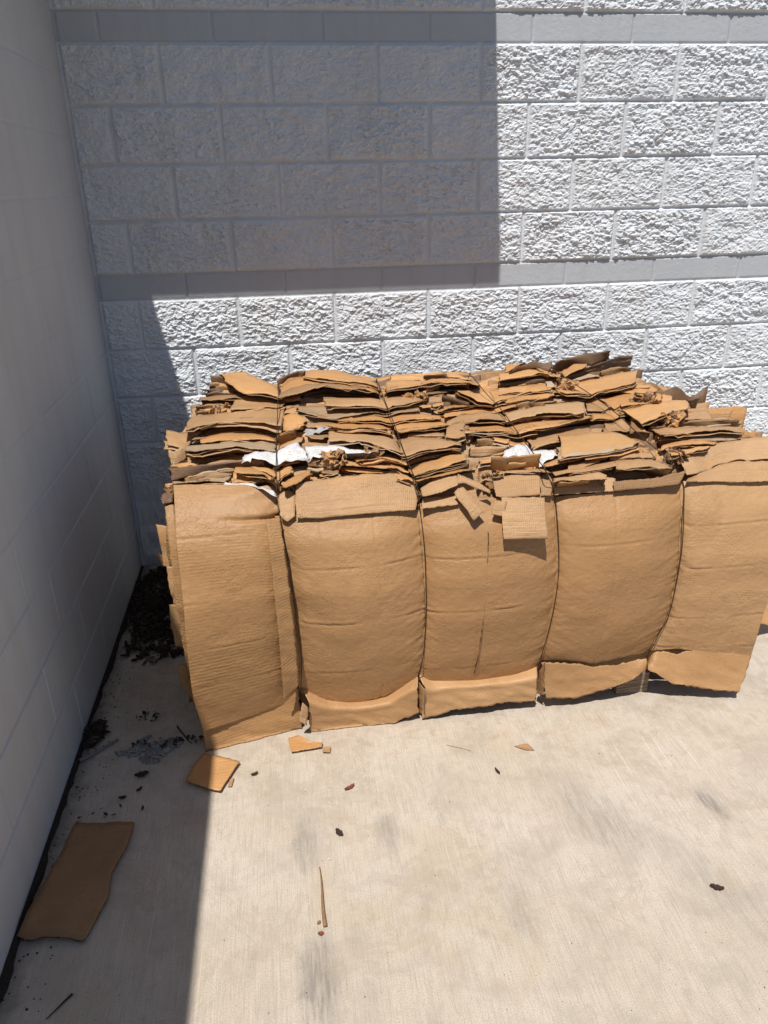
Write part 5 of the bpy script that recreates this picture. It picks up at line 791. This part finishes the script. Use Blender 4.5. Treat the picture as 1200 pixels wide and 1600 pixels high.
flat('cardboard_sheet', [(.008, -1.954), (.066, -1.609), (.10, -1.622), (.17, -1.63), (.232, -1.641), (.228, -1.72), (.20, -1.80), (.205, -1.88), (.171, -1.989), (.10, -1.975), (.05, -1.972)], .004, M['k'], 'torn rectangular sheet of brown cardboard lying flat on the shaded concrete by the side wall', 'cardboard', None, .002, .010, 3, RIMD)
flat('cardboard_piece', [(.400, -1.375), (.515, -1.437), (.49, -1.49), (.463, -1.552), (.41, -1.53), (.358, -1.499), (.37, -1.44)], .004, M['o'], 'small thick cardboard piece half in shade under the lower left corner of the bale', 'cardboard', None, .003, .006, 5, RIM)
flat('cardboard_scrap', [(.665, -1.345), (.70, -1.34), (.735, -1.372), (.775, -1.385), (.77, -1.405), (.675, -1.412)], .003, M['o'], 'torn tan cardboard scrap on the sunlit concrete below the bale\'s second face', 'cardboard', None, .001, .006, 8, RIM)
flat('cardboard_scrap', [(.775, -1.40), (.80, -1.405), (.795, -1.43), (.772, -1.425)], .002, M['t'], 'tiny ragged cardboard flake just right of the torn tan scrap', 'cardboard', None, .001, .003, 9, RIM)
flat('cardboard_scrap', [(1.375, -1.487), (1.42, -1.483), (1.433, -1.515), (1.405, -1.51)], .001, M['t'], 'faint tan paper scrap on the concrete in front of the middle of the bale', 'scrap', None, .0, .002, 10)
flat('cardboard_scrap', [(.487, -1.50), (.50, -1.495), (.494, -1.53), (.482, -1.528)], .002, M['t'], 'tiny cardboard chip beside the small thick cardboard piece', 'scrap', None, .0, .003, 12)
def bark(col): 
    t = NT('dry_bark', .9, .1); return t.done(t.mix(sc(col, .5), col, t.noise(t.coord('Object'), 80, 4, .6)), t.bump(t.noise(t.coord('Object'), 120, 3), .002, 1))
BK = bark((.36, .22, .11)); LF = bark((.075, .05, .036)); RD = bark((.30, .10, .06)); GY = bark((.30, .27, .25))
def twig(name, a, b, r0, r1, mat, label, cat='twig', group=None, wob=.1):
    a = np.array(a, float); b = np.array(b, float); n = 9; L = np.linalg.norm(b - a); c = (a + b) / 2; v = []; f = []; d = (b - a) / L; p = np.array((-d[1], d[0]))
    sd_ = int(abs(a[0] * 997 + a[1] * 331)) + 1
    for i in range(n):
        t = i / (n - 1); q = a + (b - a) * t + p * wob * L * .3 * math.sin(3 * t + sd_) * t * (1 - t) * 2 - c; r = r0 + (r1 - r0) * t
        for k in range(6): an = k * math.pi / 3; v.append((q[0] + p[0] * r * math.cos(an), q[1] + p[1] * r * math.cos(an), max(r0, r1) + .0008 + r * math.sin(an) * .8))
    for i in range(n - 1):
        for k in range(6): f.append((i * 6 + k, i * 6 + (k + 1) % 6, i * 6 + 6 + (k + 1) % 6, i * 6 + 6 + k))
    f += [(5, 4, 3, 2, 1, 0), tuple(range((n - 1) * 6, n * 6))]
    o = mesh(name, v, f, [mat]); o.location = (c[0], c[1], 0); return tag(o, label, cat, group)
twig('wood_splinter', (.738, -1.858), (.742, -2.033), .0010, .0052, BK, 'long thin brown wood splinter lying on the sunlit concrete', 'splinter')
twig('grass_stem', (1.165, -1.445), (1.235, -1.485), .0009, .0007, BK, 'thin dry grass stem on the sunlit concrete before the bale', 'stem')
twig('stick', (.015, -1.345), (.118, -1.262), .007, .004, GY, 'pale grey stick leaning in the shade beside the side wall seam', 'stick')
twig('twig', (.128, -2.165), (.172, -2.115), .0012, .003, LF, 'dark twig on shaded concrete below the flat cardboard sheet')
twig('twig', (.30, -1.22), (.345, -1.30), .0025, .002, LF, 'thin dark twig near the bale\'s shaded left corner')
def leaf(name, x, y, L, W, ang, mat, label, cat='leaf', group=None, curl=.006):
    L *= .8; W *= .8; v = []; n = 9
    for j, s_ in enumerate((-1, -.5, 0, .5, 1)):
        for i in range(n):
            t = i / (n - 1); w = W * math.sin(math.pi * (t * .96 + .02)) ** .8 * (1 + .25 * math.sin(i * 2.3 + x * 40 + j)); v.append(((t - .5) * L, s_ * w / 2, .002 + curl * abs(s_) ** 1.5 + curl * .7 * (2 * t - 1) ** 2))
    o = mesh(name, v, gridfaces(n, 5), [mat]); solid(o, .0007); o.location = (x, y, 0.0012); o.rotation_euler = (0, 0, ang); return tag(o, label, cat, group)
leaf('dead_leaf', .798, -1.753, .034, .020, -1.0, LF, 'curled dark dead leaf on the sunlit concrete above the long splinter')
leaf('dead_leaf', 1.727, -2.072, .040, .018, -.5, LF, 'dark dead leaf far right on the open concrete')
leaf('dead_leaf', .219, -1.437, .052, .030, .2, LF, 'broad dark leaf on shaded concrete between the debris heap and the small cardboard piece')
leaf('dead_leaf', .561, -1.488, .026, .010, .4, LF, 'small dark leaf right of the small thick cardboard piece')
leaf('dead_leaf', .842, -1.588, .042, .012, .5, RD, 'reddish curled leaf on the sunlit concrete below the second face')
leaf('dead_leaf', 1.292, -1.590, .030, .008, -1.2, LF, 'small narrow dark leaf on the concrete before the middle face')
leaf('dead_leaf', .222, -1.500, .026, .010, .8, LF, 'tiny brown leaf just below the broad dark leaf')
leaf('dead_leaf', .178, -1.527, .026, .014, .1, LF, 'faint brown leaf left of the tiny brown leaf')
leaf('wood_chip', .730, -2.05, .016, .014, .1, RD, 'rusty wood chip at the lower end of the long splinter', 'chip', None, .003)
leaf('wood_chip', .727, -2.02, .012, .008, .9, BK, 'tan wood chip beside the lower end of the long splinter', 'chip', None, .003)
leaf('pebble', .765, -1.835, .006, .005, .1, M['w'], 'single white fleck on the concrete beside the splinter top', 'pebble', None, .002)
# specks of grit
gv, gf = [], []
def grit(x, y, r, q):
    b0 = len(gv); h_ = r * q.uniform(.5, 1); a0 = q.uniform(0, 6)
    for k in range(5): a_ = a0 + k * 1.2566; rr = r * q.uniform(.6, 1.2); gv.append((x + rr * math.cos(a_), y + rr * math.sin(a_), .0005))
    gv.append((x, y, h_))
    for k in range(5): gf.append((b0 + k, b0 + (k + 1) % 5, b0 + 5))
q = random.Random(3)
for i in range(900): grit(q.uniform(.02, 3.2), q.uniform(-2.7, -1.2), q.choice([.0006, .0008, .0013]) * q.uniform(.6, 1.4), q)
for i in range(420): grit(abs(q.gauss(0, .05)) + .012, q.uniform(-2.6, -.1), q.uniform(.001, .004), q)
struct(mesh('grit', gv, gf, [LF], smooth=False), 'stuff')
# litter heaped in the dark corner behind the bale
def litter(name, spots, seed, mats, label_kind='stuff', size=(.015, .045)):
    q = random.Random(seed); v = []; f = []; mi = []
    for (cx, cy, rx, ry, n, hz) in spots:
        for i in range(n):
            a = q.uniform(0, 6.28); rr = q.random() ** .6; x = cx + rx * rr * math.cos(a); y_ = cy + ry * rr * math.sin(a); x = max(.012, x)
            L = q.uniform(*size); W = L * q.uniform(.25, .6); an = q.uniform(0, 6.28); tl = q.uniform(-.6, .6); z_ = .006 + hz * (1 - rr) * q.random(); b0 = len(v)
            for (s_, t_) in ((-.5, 0), (-.15, -.5), (.3, -.4), (.5, 0), (.2, .5), (-.2, .4)):
                px, py = s_ * L, t_ * W; v.append((x + px * math.cos(an) - py * math.sin(an), y_ + px * math.sin(an) + py * math.cos(an), max(.0012, z_ + tl * px + q.uniform(0, .006))))
            f += [(b0, b0 + 1, b0 + 2, b0 + 3), (b0, b0 + 3, b0 + 4, b0 + 5)]; k_ = q.randrange(len(mats)); mi += [k_, k_]
    o = mesh(name, v, f, mats, smooth=False, mi=mi); o['kind'] = 'stuff'; return o
litter('leaf_litter', [(.12, -.35, .13, .32, 900, .022), (.16, -.72, .12, .12, 130, .008), (.25, -.5, .15, .3, 380, .018), (.25, -.62, .15, .06, 60, .015), (.035, -1.22, .035, .07, 60, .010)], 4, [LF, LF, DIRT])
litter('leaf_litter', [(.20, -1.16, .05, .03, 16, .006), (.345, -1.30, .05, .02, 22, .01), (.24, -1.30, .09, .03, 26, .008), (.14, -1.60, .12, .05, 10, .003)], 6, [LF, DIRT], size=(.008, .022))
# crumpled torn sack remnant
sk = NT('dusty_sack', .8, .2); SKM = sk.done(sk.mix((.16, .14, .13), (.42, .39, .37), sk.noise(sk.coord('Object'), 35, 5, .65)), sk.bump(sk.noise(sk.coord('Object'), 50, 4, .6, 1), .006, 1))
sv_, sf_ = [], []
for q_, (xa, ya, xb, yb, wd, hh_) in enumerate([(.125, -1.325, .325, -1.295, .030, .016), (.17, -1.30, .30, -1.335, .045, .022), (.23, -1.345, .33, -1.30, .035, .02), (.20, -1.36, .262, -1.385, .03, .014), (.12, -1.31, .20, -1.34, .014, .008), (.215, -1.25, .19, -1.31, .022, .012)]):
    n1, n2 = 46, 12; U_, V_ = np.meshgrid(np.linspace(0, 1, n1), np.linspace(-1, 1, n2)); dx_, dy_ = xb - xa, yb - ya; l_ = math.hypot(dx_, dy_)
    ww = wd * (.35 + .9 * np.abs(fbm(U_ * 5, V_ * .6, 33 + q_, 4))) * np.sin(np.pi * np.clip(U_ * .96 + .02, 0, 1)) ** .5
    of = .018 * fbm(U_ * 3, U_ * 0, 44 + q_, 3)
    px_ = xa + dx_ * U_ - dy_ / l_ * (V_ * ww + of); py_ = ya + dy_ * U_ + dx_ / l_ * (V_ * ww + of)
    pz_ = .002 + hh_ * np.abs(fbm(U_ * 7, V_ * 2.2, 55 + q_, 4)) * (1 - V_ ** 2 * .85) * 1.6
    b0 = sum(len(k) for k in sv_); sv_.append(np.stack([px_.ravel() - .24, py_.ravel() + 1.33, pz_.ravel()], 1)); sf_ += gridfaces(n1, n2, b0)
o = mesh('crumpled_sack', np.vstack(sv_), sf_, [SKM]); o.location = (.24, -1.33, 0); solid(o, .001)
tag(o, 'crumpled torn grey sack remnant lying on the shaded concrete left of the bale', 'litter')
